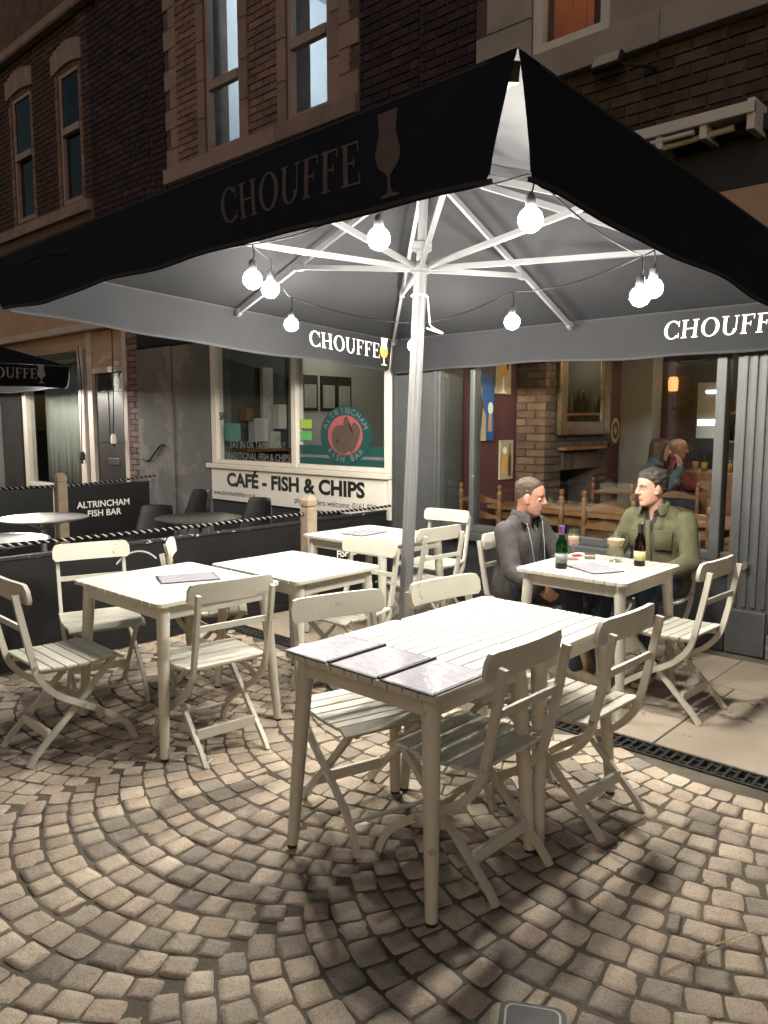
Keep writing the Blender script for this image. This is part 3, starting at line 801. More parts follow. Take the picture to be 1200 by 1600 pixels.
# shopfront of the pub
bxo('stall_riser', 'pub_dark', PB, FX, FX + .30, 1.74, 4.20, 0, .535)
bxo('plinth', 'pub_dark', PB, FX - .025, FX - .0005, 1.74, 4.20, 0, .12, .006)
bxo('window_sill', 'pub_paint', PB, FX - .05, FX + .32, 1.74, 4.20, .536, .600, .008)
for yy in (2.45, 3.15): bxo('riser_moulding', 'pub_dark', PB, FX - .014, FX - .0005, yy, yy + .03, .13, .52, .004)
pl = bxo('corner_pillar', 'pub_paint', PB, FX - .003, FX + .33, 4.20, 4.76, 0, 2.32, .01)
bxo('pillar_moulding', 'pub_paint', pl, FX - .018, FX - .0035, 4.23, 4.27, .0, 2.3, .006); bxo('pillar_moulding', 'pub_paint', pl, FX - .018, FX - .0035, 4.69, 4.73, .0, 2.3, .006)
bxo('mullion', 'pub_paint', PB, FX + .02, FX + .12, 3.85, 3.90, .60, 2.2, .01)
bxo('mullion', 'pub_paint', PB, FX + .0, FX + .12, 1.808, 1.875, .601, 2.2, .012)
bm = NB(); box(bm, FX + .06, FX + .066, 1.738, 1.808, .66, 2.2); obj('pane', bm, 'pane', PB)
bxo('bottom_rail', 'pub_paint', PB, FX + .025, FX + .115, 1.738, 1.808, .601, .66, .008)
bxo('window_head', 'pub_paint', PB, FX + .02, FX + .12, 1.74, 4.20, 2.2, 2.319)
bxo('bottom_rail', 'pub_paint', PB, FX + .025, FX + .115, 1.875, 3.85, .601, .66, .008)
bxo('bottom_rail', 'pub_paint', PB, FX + .025, FX + .115, 3.90, 4.20, .601, .66, .008)
bm = NB(); box(bm, FX + .06, FX + .066, 1.875, 3.85, .66, 2.2); obj('pane', bm, 'pane', PB)
bm = NB(); box(bm, FX + .06, FX + .066, 3.90, 4.20, .66, 2.2); obj('pane', bm, 'pane', PB)
pi = bxo('pilaster', 'pub_paint', PB, FX - .005, FX + .33, 1.47, 1.738, 0, 2.32, .006)
for yy in (1.49, 1.55, 1.61, 1.67): bxo('flute', 'pub_paint', pi, FX - .022, FX - .0055, yy, yy + .032, .32, 2.25, .008)
bxo('pilaster_base', 'pub_paint', pi, FX - .03, FX - .0055, 1.48, 1.73, 0, .30, .01)
bxo('door_jamb', 'pub_dark', PB, FX + .02, FX + .9, 1.41, 1.467, 0, 2.32)
bxo('door', 'door_dark', PB, FX + .85, FX + .9, .3, 1.41, .17, 2.32)
bxo('outer_wall', 'pub_paint', PB, FX, FX + .33, -2, .3, 0, 2.32)
st = bxo('door_step', 'step_stone' if 'step_stone' in MATS else 'stone_grey', PB, FX - .06, FX + .85, .3, 1.465, 0, .17, .02)
M('step_stone', (.10, .095, .09), .85, .3, 6, .5, 40, fine=.4, wear=((.33, .28, .25), .42, 9)); st.data.materials[0] = MATS['step_stone']
bm = NB(); tube(bm, [(FX - .07, 1.62, .60), (FX - .005, 1.62, .60)], .022, 12); obj('pipe_stub', bm, 'steel', PB, 'angle')
AW = thing('awning_frame', 'white folded awning arms and rail mounted on the dark pub fascia', 'awning', (0, 0, 0))
bxo('front_rail', 'white_frame', AW, 5.00, 5.05, 1.64, 4.6, 3.36, 3.43, .008); bxo('roller_box', 'white_frame', AW, 5.07, 5.20, 1.70, 4.6, 3.375, 3.455, .015)
bm = NB(); tube(bm, [(5.10, 1.78, 3.325), (5.08, 2.25, 3.30), (5.06, 3.2, 3.30)], .020, 10); obj('folding_arm', bm, 'white_frame', AW, 'angle')
bm = NB(); tube(bm, [(5.05, 3.2, 3.33), (5.03, 2.0, 3.335)], .017, 10); obj('folding_arm', bm, 'white_frame', AW, 'angle')
for yy in (1.64, 1.92, 2.2, 3.0): bxo('arm_bracket', 'white_frame', AW, 5.02, 5.25, yy, yy + .045, 3.28 if yy > 1.7 else 3.27, 3.365 if yy > 1.7 else 3.45, .006)
FL = thing('floodlight', 'small unlit floodlight on a bracket under the pub window sill', 'floodlight', (0, 0, 0))
mx = Matrix.Translation((FX - .13, 2.66, 3.98)) @ Matrix.Rotation(R(25), 4, 'Y')
bm = NB(); box(bm, -.03, .03, -.11, .11, -.055, .055, mx); bev(bm, .01, 1); obj('housing', bm, 'iron', FL)
bm = NB(); box(bm, -.034, -.031, -.095, .095, -.042, .042, mx); obj('lens', bm, 'print_grey', FL)
bm = NB(); tube(bm, [(FX - .12, 2.55, 3.94), (FX - .09, 2.42, 3.90), (FX + .0, 2.36, 3.89)], .012, 8); obj('bracket', bm, 'iron', FL)
RP = lamp_room('pub_upper_room', 'warm brown room behind the pub upstairs windows', FX + .34, 8.6, 1.0, 3.9, 4.0, 6.6, 'room_brown', (6.9, 2.9, 5.9), (1.0, .55, .25), 34)
for yy in (2.82, 2.95, 3.06, 3.18):
    bm = NB(); tube(bm, [(FX + .30, yy, 4.3), (FX + .30, yy + .01, 6.1)], .004, 5); obj('light_wire', bm, 'print_grey', RP)
bxo('timber_post', 'oak', RP, 5.75, 5.85, 3.02, 3.10, 4.0, 5.3)

# ---- cafe
M('vinyl_letter', (.15, .15, .145), .7, .15, 10)
CB = thing('cafe_building', 'fish and chip cafe with cream shop window, dark brick and pink stone sash windows above', 'building', (0, 0, 0))
W3, W4 = (5.57, 6.19, 4.50, 6.9), (6.94, 7.58, 4.50, 6.9)
bm = NB(); holed(bm, FX + .018, FX + .33, 4.451, 8.75, 2.45, 10.5, [W3, W4]); obj('wall', bm, 'mortar_wall', CB)
SUR = (5.28, 8.28, 4.33, 7.4)
lay_bricks(CB, [(4.455, 8.745, 3.55, 6.9, 'brick_dark')], [(5.17, 8.38, 4.33, 7.4)], 150)
lay_bricks(CB, [(6.33, 6.80, 4.50, 6.9, 'brick_pink'), (5.28, 5.43, 4.5, 6.9, 'brick_pink'), (7.72, 8.28, 4.5, 6.9, 'brick_pink')], [], 150)
quoins(CB, 5.43, -1, 4.50, 6.9, 'stone_pink', .25, .13, .22, .010); quoins(CB, 8.13, 1, 4.50, 6.9, 'stone_pink', .24, .13, .22, .010)
for a in (5.435, 6.195, 6.805, 7.585):
    z = 4.502
    while z < 6.9: bm = NB(); box(bm, FX - .010, FX + .16, a, a + .132, z, z + .40); bev(bm, .008, 1); obj('jamb_stone', bm, 'stone_pink', CB); z += .404
for a, b in ((5.17, 6.30), (6.305, 7.35), (7.355, 8.38)):
    bm = NB(); box(bm, FX - .06, FX + .15, a, b, 4.33, 4.498); bev(bm, .012, 2); obj('stone_sill', bm, 'stone_pink', CB)
for w in (W3, W4): sash(CB, *w, 'window_paint', 5.22)
RC = lamp_room('cafe_upper_room', 'pale blue lit room behind the sash windows over the cafe', FX + .34, 8.4, 5.0, 8.2, 4.2, 7.2, 'room_blue', (6.8, 6.5, 6.7), (.93, .97, 1.0), 170)
bxo('curtain', 'curtain_dark', RC, 5.70, 5.76, 7.18, 7.36, 4.2, 7.1); bxo('stair_rail', 'pub_dark', RC, 6.4, 6.45, 5.2, 6.2, 4.6, 4.75)
bxo('picture_rail', 'white_frame', RC, 8.34, 8.399, 5.0, 8.2, 6.0, 6.08)
bxo('fascia', 'panel_black', CB, FX - .03, FX + .018, 4.78, 9.18, 2.47, 3.45, .01)
bxo('stall_riser', 'pub_dark', CB, FX + .01, FX + .3, 4.765, 7.62, 0, .62)
sg = bxo('sign_board', 'cream_board', CB, FX - .02, FX + .30, 4.83, 7.60, .640, 1.000, .004)
lettering('CAFÉ - FISH & CHIPS', .205, 'letter_black', sg, (FX - .0235, 6.195, .875), (0, -1, 0), (0, 0, 1), 'CENTER', .0085, 1.20)
lettering('www.altrinchamfishbar.co.uk', .078, 'letter_black', sg, (FX - .0235, 7.56, .722), (0, -1, 0), (0, 0, 1), 'LEFT', .0, .86)
lettering('phone orders welcome: 0161 928', .088, 'letter_black', sg, (FX - .0235, 6.12, .722), (0, -1, 0), (0, 0, 1), 'LEFT', .0, .98)
bxo('window_sill', 'cream_frame', CB, FX - .06, FX + .2, 4.78, 7.66, 1.005, 1.058, .008)
for a, b in ((7.50, 7.60), (6.095, 6.175), (4.775, 4.855)): bxo('window_post', 'cream_frame', CB, FX - .01, FX + .1, a, b, 1.059, 2.47, .008)
bxo('side_post', 'cream_frame', CB, FX - .008, FX + .1, 4.775, 4.826, .62, 1.0, .006)
bxo('window_rail', 'cream_frame', CB, FX, FX + .09, 4.856, 6.094, 1.059, 1.105, .006); bxo('window_rail', 'cream_frame', CB, FX, FX + .09, 6.176, 7.499, 1.059, 1.105, .006)
for a, b in ((4.856, 6.094), (6.176, 7.499)):
    bm = NB(); box(bm, FX + .040, FX + .046, a, b, 1.106, 2.46); gp = obj('pane', bm, 'pane', CB)
    if a > 6:
        lettering('EAT IN OR TAKE AWAY', .115, 'vinyl_letter', gp, (FX + .036, 6.81, 1.277), (0, -1, 0), (0, 0, 1), 'CENTER', .0, .80)
        lettering('TRADITIONAL FISH & CHIPS', .115, 'vinyl_letter', gp, (FX + .036, 6.83, 1.148), (0, -1, 0), (0, 0, 1), 'CENTER', .0, .80)
        lettering('SH', .12, 'letter_black', gp, (FX + .036, 7.43, 1.60), (0, -1, 0), (0, 0, 1), 'CENTER', .003, 1)
        M('vinyl_sea', (.02, .12, .095), .5, .2, 5)
        bm = NB(); box(bm, FX + .034, FX + .037, 7.10, 7.40, 1.32, 1.52); obj('poster', bm, 'vinyl_sea', gp)
    else:
        M('vinyl_teal', (.010, .055, .050), .4, .1, 3); M('vinyl_pink', (.30, .075, .085), .5, .1, 5); M('vinyl_fish', (.075, .052, .04), .5, .15, 9); M('vinyl_grey', (.13, .13, .14), .4, .1, 5)
        M('sticker_green', (.10, .36, .10), .5, .1, 5); M('sticker_lime', (.30, .42, .06), .5, .1, 5)
        for zz, z2, mt in ((1.205, 1.30, 'vinyl_teal'), (1.175, 1.203, 'vinyl_grey'), (1.107, 1.173, 'vinyl_teal')):
            bm = NB(); box(bm, FX + .034, FX + .037, 4.857, 6.093, zz, z2); obj('vinyl_stripe', bm, mt, gp)
        cy_, cz_, r_ = 5.41, 1.405, .30
        D = lambda x: Matrix(((0, 0, 1, FX + x), (-1, 0, 0, cy_), (0, 1, 0, cz_), (0, 0, 0, 1)))
        def disc(r, x, mt, nm, sq=1.0):
            bm = NB(); prism(bm, [(math.cos(i * math.pi / 24) * r * 1.24, math.sin(i * math.pi / 24) * r * sq) for i in range(48)], .002, D(x)); return obj(nm, bm, mt, gp)
        disc(.285, .030, 'vinyl_teal', 'badge_ring'); disc(.195, .027, 'vinyl_pink', 'badge_disc')
        # the curled fish of the badge: body, raised tail, eye
        pts = [(-.19, -.02), (-.17, -.10), (-.10, -.17), (0, -.185), (.06, -.15), (.10, -.17), (.16, -.10), (.20, -.02), (.215, .05), (.18, .10), (.13, .13), (.09, .09), (.03, .19), (-.01, .16), (-.02, .10), (-.10, .10), (-.16, .06)]
        bm = NB(); prism(bm, pts, .002, D(.024)); obj('badge_fish', bm, 'vinyl_fish', gp)
        bm = NB(); prism(bm, [(.05, .11), (.10, .02), (.115, .03), (.065, .12)], .001, D(.0225)); obj('badge_line', bm, 'letter_black', gp)
        bm = NB(); prism(bm, [(-.10 + .014 * math.cos(i), -.06 + .022 * math.sin(i)) for i in (0, .8, 1.6, 2.4, 3.2, 4, 4.8, 5.5)], .001, D(.0225)); obj('badge_eye', bm, 'letter_black', gp)
        for txt, a0, a1, up in (('ALTRINCHAM', 158, 22, True), ('FISH BAR', 222, 318, False)):
            for i, ch in enumerate(txt):
                if ch == ' ': continue
                a = R(a0 + (a1 - a0) * i / (len(txt) - 1)); rr = .238
                n_ = Vector((0, -math.cos(a) * 1.24, math.sin(a))); tgt = Vector((0, -math.sin(a), -math.cos(a)))
                if not up: tgt = -tgt
                v_ = n_.normalized() * (1 if up else -1)
                lettering(ch, .085, 'vinyl_letter', gp, Vector((FX + .027, cy_, cz_)) + n_ * rr, tgt, v_, 'CENTER', .001)
        for zz, mt in ((1.47, 'sticker_lime'), (1.35, 'sticker_green')):
            bm = NB(); box(bm, FX + .034, FX + .037, 5.90, 6.07, zz, zz + .09); obj('sticker', bm, mt, gp)
# room of the cafe
CR = thing('cafe_interior', 'dim cafe room with counter and framed price boards behind the shop window', 'room')
M('tile_white', (.40, .39, .37), .4, .06, 4); M('cafe_dark', (.045, .048, .055), .8, .2, 2)
bxo('back_wall', 'cafe_dark', CR, 8.4, 8.5, 4.80, 7.62, 0, 2.6); bxo('side_wall', 'cafe_dark', CR, FX + .3, 8.4, 7.62, 7.7, 0, 2.6); bxo('side_wall', 'tile_white', CR, FX + .34, 8.4, 4.77, 4.85, 0, 2.6)
bxo('ceiling', 'cafe_dark', CR, FX + .1, 8.5, 4.77, 7.7, 2.6, 2.68); bxo('floor', 'cafe_dark', CR, FX + .3, 8.5, 4.77, 7.7, -.02, .02)
bxo('counter', 'steel', CR, 6.3, 6.9, 5.3, 7.2, .02, 1.05, .02)
bxo('wall_lining', 'tile_white', CR, 6.45, 8.39, 7.56, 7.619, 1.0, 2.5)
for xx in (6.62, 6.95, 7.24):
    f = bxo('price_board', 'letter_black', CR, xx, xx + .27, 7.535, 7.559, 1.68, 2.14); bxo('price_sheet', 'print_grey', f, xx + .03, xx + .24, 7.53, 7.5345, 1.72, 2.02)
for i, (xx, zz, w_, h_, mt) in enumerate(((5.75, 1.30, .20, .28, 'tile_white'), (5.98, 1.22, .16, .20, 'print_grey'), (6.12, 1.45, .12, .30, 'tile_white'), (5.62, 1.55, .10, .14, 'oak'))):
    bxo('shelf_box', mt, CR, xx, xx + w_, 7.40, 7.54, zz, zz + h_, .01)
bxo('shelf', 'oak', CR, 5.6, 6.4, 7.36, 7.61, 1.18, 1.215); bxo('door_strip', 'print_grey', CR, 6.0, 6.16, 7.56, 7.615, 1.25, 2.2)
bxo('stool_back', 'steel', CR, 7.3, 7.34, 6.6, 7.2, .6, 1.15, .01)
bm = NB(); lathe(bm, [(.05, 0), (.11, .02), (.12, .12), (.07, .2), (.09, .24), (.0, .27)], 14); obj('jar', bm, 'tile_white', CR, True, (6.5, 6.75, 1.05))
bm = NB(); lathe(bm, [(.05, 0), (.09, .02), (.09, .2), (.03, .26), (.03, .3), (.0, .3)], 14); obj('urn', bm, 'steel', CR, True, (6.5, 6.35, 1.05))
emit('glow_cafe', (1, .9, .75), 70)
bm = NB(); ell(bm, (0, 0, 0), (.035, .035, .035)); obj('ceiling_lamp', bm, 'glow_cafe', CR, True, (6.9, 6.9, 2.45))
bm = NB(); ell(bm, (0, 0, 0), (.035, .035, .035)); obj('ceiling_lamp', bm, 'glow_cafe', CR, True, (7.6, 5.9, 2.45))

# ---- plain wall and the shop beyond
SB = thing('far_shop_building', 'shop at the left end with white frames, dark doors and reddish brick upstairs', 'building')
W5, W6 = (10.50, 11.12, 4.60, 6.36), (12.03, 12.70, 4.62, 6.45)
bm = NB(); holed(bm, FX + .018, FX + .33, 8.751, 17, 3.0, 10.5, [W5, W6]); obj('wall', bm, 'mortar_wall', SB)
lay_bricks(SB, [(8.755, 10.20, 4.25, 7.0, 'brick_dark'), (10.205, 13.9, 4.56, 7.0, 'brick_red'), (8.755, 13.9, 3.75, 4.245, 'brick_pink')], [(10.42, 11.20, 4.40, 6.5), (11.95, 12.78, 4.40, 6.6)])  # lowest band: escaping lamplight put into a paler brick colour
for a, b in ((10.42, 10.497), (11.123, 11.20), (11.95, 12.027), (12.703, 12.78)):
    z = 4.565
    while z < 6.3: bm = NB(); box(bm, FX - .004, FX + .15, a, b, z, z + .145); bev(bm, .006, 1); obj('jamb_brick', bm, 'brick_pink', SB); z += .15
for a, b in ((10.30, 11.55), (11.555, 12.70), (12.705, 14)): bm = NB(); box(bm, FX - .05, FX + .15, a, b, 4.40, 4.555); bev(bm, .012, 2); obj('stone_sill', bm, 'stone_pink', SB)
for (a, b), zz in (((10.36, 11.26), 6.37), ((11.9, 12.84), 6.46)):
    n = 8
    for i in range(n):
        w = (b - a) / n; bm = NB(); box(bm, FX - .02, FX + .1, a + i * w + .003, a + (i + 1) * w - .003, zz + .06 * math.sin((i + .5) / n * math.pi), zz + .25 + .10 * math.sin((i + .5) / n * math.pi)); obj('arch_stone', bm, 'stone_pink', SB)
for w in (W5, W6): sash(SB, *w, 'window_paint', 5.58, pane='pane_dim')
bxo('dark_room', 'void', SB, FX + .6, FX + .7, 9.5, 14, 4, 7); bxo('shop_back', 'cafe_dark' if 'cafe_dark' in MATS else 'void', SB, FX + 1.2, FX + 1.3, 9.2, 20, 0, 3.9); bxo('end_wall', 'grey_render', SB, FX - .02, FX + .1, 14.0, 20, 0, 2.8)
for i in range(5): bm = NB(); box(bm, FX - .14, FX + .0, 8.8 + i * 1.5, 10.29 + i * 1.5, 6.95, 7.10); bev(bm, .02, 1); obj('cornice_stone', bm, 'stone_pink', SB)
gw = bxo('rendered_wall', 'grey_render', SB, FX, FX + .33, 7.625, 9.20, 0, 2.46)
bxo('render_pier', 'grey_render', SB, FX - .03, FX - .0005, 8.40, 9.20, 0, 2.46, .012)
# rusty latch bolt on the wall
bm = NB(); tube(bm, smoothpath([(FX - .05, 9.10, 1.06), (FX - .05, 8.93, 1.05), (FX - .055, 8.82, 1.12), (FX - .05, 8.64, 1.25), (FX - .05, 8.58, 1.24)], 4), .013, 8); obj('iron_hook', bm, 'iron', SB, True)
lay_bricks(SB, [(9.215, 9.50, .0, 3.0, 'brick_pink')], [], 60); bxo('brick_pier', 'mortar_wall', SB, FX + .018, FX + .3, 9.205, 9.51, 0, 3)
fr = 'shop_white'
bxo('door_frame', fr, SB, FX, FX + .12, 9.515, 9.62, 0, 2.95, .008); bxo('door_frame', fr, SB, FX, FX + .12, 10.48, 10.62, 0, 2.95, .008)
bxo('transom_bar', fr, SB, FX + .01, FX + .11, 9.62, 10.48, 2.21, 2.29, .008)
bm = NB(); box(bm, FX + .06, FX + .066, 9.62, 10.48, 2.29, 2.80); obj('transom_pane', bm, 'fascia_peach', SB)
dr_ = bxo('door', 'door_dark', SB, FX + .05, FX + .10, 9.625, 10.475, .03, 2.205, .004)
bxo('letter_plate', 'metal_top', dr_, FX + .035, FX + .049, 9.87, 10.17, .945, 1.035, .004)
for a, b in ((9.70, 10.0), (10.10, 10.40)): bxo('door_panel', 'door_dark', dr_, FX + .04, FX + .0495, a, b, 1.25, 1.95, .006)
bxo('window_post', fr, SB, FX - .02, FX + .12, 10.70, 10.86, 0, 2.6, .01); bxo('window_post', fr, SB, FX - .02, FX + .12, 12.68, 12.82, 0, 2.6, .01)
bxo('stall_riser', fr, SB, FX - .01, FX + .2, 10.86, 12.68, 0, .52); bxo('window_sill', fr, SB, FX - .05, FX + .12, 10.86, 12.68, .521, .58, .008)
bm = NB(); box(bm, FX + .05, FX + .056, 10.86, 12.68, .58, 2.55); obj('pane', bm, 'pane', SB)
bm = NB(); rr = []
for i in range(40):
    y_ = 10.9 + i * 1.76 / 39; o_ = .02 * math.sin(i * 1.9) + .012 * math.sin(i * .7); rr.append([bm.verts.new((FX + .30 + o_, y_, z_)) for z_ in (.55, 2.5)])
for a, b in zip(rr, rr[1:]): bm.faces.new((a[0], b[0], b[1], a[1]))
cu_ = obj('curtain', bm, 'blind_green', SB, True); cu_.modifiers.new('thick', 'SOLIDIFY').thickness = .004
bxo('door', 'door_dark', SB, FX + .1, FX + .15, 12.95, 14.0, 0, 2.4); bxo('dark_post', 'letter_black', SB, FX - .01, FX + .12, 12.822, 12.93, 0, 2.6)
bxo('fascia', 'fascia_peach', SB, FX - .04, FX + .018, 9.515, 16, 2.80, 3.70); bxo('fascia_moulding', fr, SB, FX - .10, FX - .0405, 9.515, 16, 2.80, 2.90, .015)
bxo('fascia_panel', 'fascia_peach', SB, FX + .02, FX + .10, 10.62, 16, 2.56, 2.799)
# dangling leads
def lead(name, label, pts, plug):
    t = thing(name, label, 'cable'); bm = NB(); tube(bm, smoothpath(pts, 4), .007, 6); obj('flex', bm, 'cable', t, True)
    x, y, z = pts[-1]
    bm = NB(); lathe(bm, [(.0, 0), (.028, -.01), (.04, -.06), (.036, -.13), (.0, -.14)], 10, Matrix.Translation((x, y, z))); p = obj('plug', bm, plug, t, 'angle')
    for s in (-1, 1): bm = NB(); box(bm, x - .008, x + .008, y + s * .015 - .004, y + s * .015 + .004, z - .18, z - .14); obj('pin', bm, 'black_plastic', p)
lead('hanging_lead', 'white plug dangling on a cable in front of the dark door', [(FX - .10, 9.66, 2.85), (FX - .10, 9.68, 2.2), (FX - .09, 9.72, 1.7), (FX - .09, 9.75, 1.38)], 'print_white')
lead('hanging_lead', 'bundle of black leads with a socket hanging beside the shop window', [(FX - .10, 10.64, 2.6), (FX - .06, 10.66, 2.0), (FX - .07, 10.70, 1.5), (FX - .07, 10.72, 1.12)], 'black_plastic')
# ------------------------------------------------------------------ cafe enclosure: barriers, rope, metal tables, second umbrella
random.seed(5)
def barrier(name, label, x0, x1, y, z0, z1, texts=(), cut=False):
    t = thing(name, label, 'barrier', group='black panels round the cafe seating')
    bm = NB(); box(bm, x0, x1, y - .012, y + .012, z0, z1 - .025); p = obj('panel', bm, 'panel_black', t)
    bm = NB(); box(bm, x0, x1, y - .022, y + .022, z1 - .0245, z1); bev(bm, .004, 1); obj('top_rail', bm, 'panel_edge', t)
    bm = NB(); box(bm, x0, x1, y - .02, y + .02, z0 - .05, z0 - .0005); obj('bottom_rail', bm, 'panel_black', t)
    for x in (x0 + .03, x1 - .03):
        bm = NB(); box(bm, x - .02, x + .02, y + .0125, y + .05, 0, z1 - .03); obj('stile', bm, 'panel_black', t)
    for s, size, tx, tz in texts:
        lettering(s, size, 'print_white', p, (tx, y - .0145, tz), (1, 0, 0), (0, 0, 1), 'CENTER', .0015)
    return t, p
t1, p1_ = barrier('barrier_panel', 'long black barrier panel behind the left tables', 1.55, 4.14, 4.77, .07, .725)
barrier('barrier_panel', 'black barrier panel running out of the left picture edge', -.4, 1.54, 4.77, .07, .715)
barrier('barrier_panel', 'short black lettered barrier panel between wooden post and pub pillar', 4.29, 5.19, 4.77, .07, .73, (('ALTRINCHAM', .085, 4.72, .49), ('FISH BAR', .085, 4.72, .39)))
for cx, cz, r in ((2.66, .46, .19), (3.98, .13, .19)):
    for a0, a1 in ((40, 140),):
        bm = NB()
        for i in range(14):
            a, b = R(a0 + (a1 - a0) * i / 14), R(a0 + (a1 - a0) * (i + 1) / 14)
            bm.faces.new([bm.verts.new((cx + rr * math.cos(q), 4.7555, cz + rr * math.sin(q))) for rr, q in ((r, a), (r + .011, a), (r + .011, b), (r, b))])
        obj('emblem_arc', bm, 'print_grey', p1_)
barrier('barrier_panel', 'black lettered barrier panel at the back of the cafe seating', 3.70, 4.66, 8.0, .10, .86, (('ALTRINCHAM', .098, 4.10, .64), ('FISH BAR', .098, 4.10, .54)))
barrier('barrier_panel', 'black barrier panel at the back of the cafe seating, cut by the left edge', 1.5, 3.54, 8.0, .10, .88)
def post(x, y, h, label, s=.052):
    t = thing('wooden_post', label, 'post', (x, y, 0), group='square timber posts holding the rope')
    bm = NB(); box(bm, -s, s, -s, s, 0, h - .10); bev(bm, .006, 1); obj('shaft', bm, 'timber_post', t)
    bm = NB(); rings = [[bm.verts.new((a * w, b * w, z)) for a, b in ((-1, -1), (1, -1), (1, 1), (-1, 1))] for w, z in ((s * .84, h - .0995), (s * .84, h - .085), (s, h - .08), (s, h - .035), (s * .55, h), (s * .5, h + .002))]
    loft(bm, rings); obj('cap', bm, 'timber_post', t)
    bm = NB(); tube(bm, [(-s - .012, -.0, h - .15), (s + .012, 0, h - .15)], .012, 8); obj('rope_eye', bm, 'iron', t)
post(4.215, 4.74, .93, 'pale wooden post behind the far table with the menu'); post(3.62, 7.98, 1.0, 'weathered wooden post at the left in front of the green curtained window')
def rope(label, pts, r=.011, pitch=.055):
    t = thing('rope', label, 'rope'); P = [Vector(p) for p in pts]
    fine = []; 
    for a, b in zip(P, P[1:]):
        n = max(2, int((b - a).length / (pitch / 9)))
        fine += [a.lerp(b, i / n) for i in range(n)]
    L = 0; pr = fine[0]
    for k, mt in ((0, 'rope_light'), (math.pi, 'cable'), (math.pi * .5, 'cable')):
        bm = NB(); path = []; L = 0; pr = fine[0]
        for q in fine:
            L += (q - pr).length; pr = q; a = L / pitch * 2 * math.pi + k
            path.append(q + Vector((0, math.cos(a) * r * .62, math.sin(a) * r * .62)))
        tube(bm, path, r * .62, 6); obj('strand', bm, mt, t, True)
rope('black and white twisted rope along the barrier top behind the left tables', [(.2, 4.74, .83)] + sagged((1.2, 4.74, .815), (4.16, 4.74, .785), .012) )
rope('short twisted rope from the wooden post to the pub pillar', sagged((4.27, 4.74, .78), (5.23, 4.74, .765), .01, 6))
rope('twisted rope along the back barrier from the weathered post', sagged((3.67, 7.97, .86), (4.75, 7.97, .92), .005, 6))
rope('twisted rope left of the weathered post, running out of the picture', sagged((1.6, 7.97, .92), (3.57, 7.97, .87), .01, 6))
def bistro(x, y, r, label, z=.74):
    t = thing('bistro_table', label, 'table', (x, y, 0), group='round metal tables of the fish bar')
    bm = NB(); lathe(bm, [(.0, z - .018), (r * .9, z - .018), (r, z - .006), (r, z), (r * .96, z + .003), (r * .90, z - .004), (.0, z - .004)], 40); obj('top', bm, 'metal_top', t, 'angle')
    bm = NB(); tube(bm, [(0, 0, .03), (0, 0, z - .02)], .025, 12); obj('stem', bm, 'steel', t, 'angle')
    for a in (0, 90, 180, 270):
        bm = NB(); tube(bm, [(.0, 0, .09), (.15 * math.cos(R(a + 45)), .15 * math.sin(R(a + 45)), .06), (.27 * math.cos(R(a + 45)), .27 * math.sin(R(a + 45)), .012)], .013, 8); obj('foot', bm, 'steel', t, True)
        bm = NB(); tube(bm, [(.0, 0, z - .10), (.22 * math.cos(R(a + 45)), .22 * math.sin(R(a + 45)), z - .02)], .008, 6); obj('brace', bm, 'steel', t, True)
bistro(3.64, 5.47, .355, 'round metal table behind the rope, in front of the cafe sign'); bistro(2.75, 6.42, .36, 'round metal table in front of the weathered wooden post'); bistro(1.98, 5.42, .36, 'round metal table cut off by the left picture edge, behind the rope')
def shell_chair(x, y, rz, label, top=.80):
    t = thing('shell_chair', label, 'chair', (x, y, 0), (0, 0, R(rz)), 'dark plastic chairs of the fish bar')
    prof = [(.22, .43), (.20, .445), (.10, .435), (-.05, .43), (-.15, .44), (-.20, .48), (-.225, .56), (-.25, .66), (-.275, .75), (-.285, top)]
    bm = NB(); rows = []
    for k, (yy, zz) in enumerate(prof):
        w = .21 if k < 6 else .21 - .02 * (k - 5) ** 1.3 * .6
        rows.append([bm.verts.new((w * s, yy + (.07 * s * s if k > 4 else 0) + (0), zz + (.03 * s * s if k <= 5 else 0))) for s in (-1, -.8, -.5, 0, .5, .8, 1)])
    for a, b in zip(rows, rows[1:]):
        for i in range(6): bm.faces.new((a[i], a[i + 1], b[i + 1], b[i]))
    o = obj('shell', bm, 'black_plastic', t, True); m = o.modifiers.new('thick', 'SOLIDIFY'); m.thickness = .012; o.modifiers.new('sub', 'SUBSURF').render_levels = 1
    for a in (-1, 1):
        for b in (-1, 1): bm = NB(); tube(bm, [(a * .15, b * .14, .425), (a * .19, b * .20, 0)], .011, 8); obj('leg', bm, 'steel', t, True)
    return t
shell_chair(3.72, 6.45, 120, 'dark shell chair between the two round metal tables', .74); shell_chair(4.22, 5.62, 100, 'black rounded chair under the cafe sign', .84); shell_chair(4.62, 7.15, 100, 'black chair at the right end of the lettered back barrier', .80)
# second umbrella further along
U2 = thing('patio_umbrella', 'smaller-looking dark umbrella at the left edge with a worn printed flap', 'umbrella', (3.28, 12.22, -.06))
w2, v2 = make_umbrella(U2, 1.70, 1.70, 9, False)
w2(0, .45, .135, .62, False, 'print_grey', v2[0], True, (('w', 'print_grey'), ('a', 'print_grey'), ('f', 'print_grey')), tw=1.0)
F2 = thing('festoon_lights', 'glowing bulbs hung under the second umbrella at the left', 'lights')
for p in ((4.55, 11.3, 2.12), (3.9, 13.0, 2.15), (2.9, 12.6, 2.15), (3.6, 11.0, 2.12)):
    bulb(F2, p)
    bm = NB(); tube(bm, [(p[0], p[1], p[2] + .09), (p[0], p[1], p[2] + .2)], .004, 6); obj('drop_cable', bm, 'cable', F2)
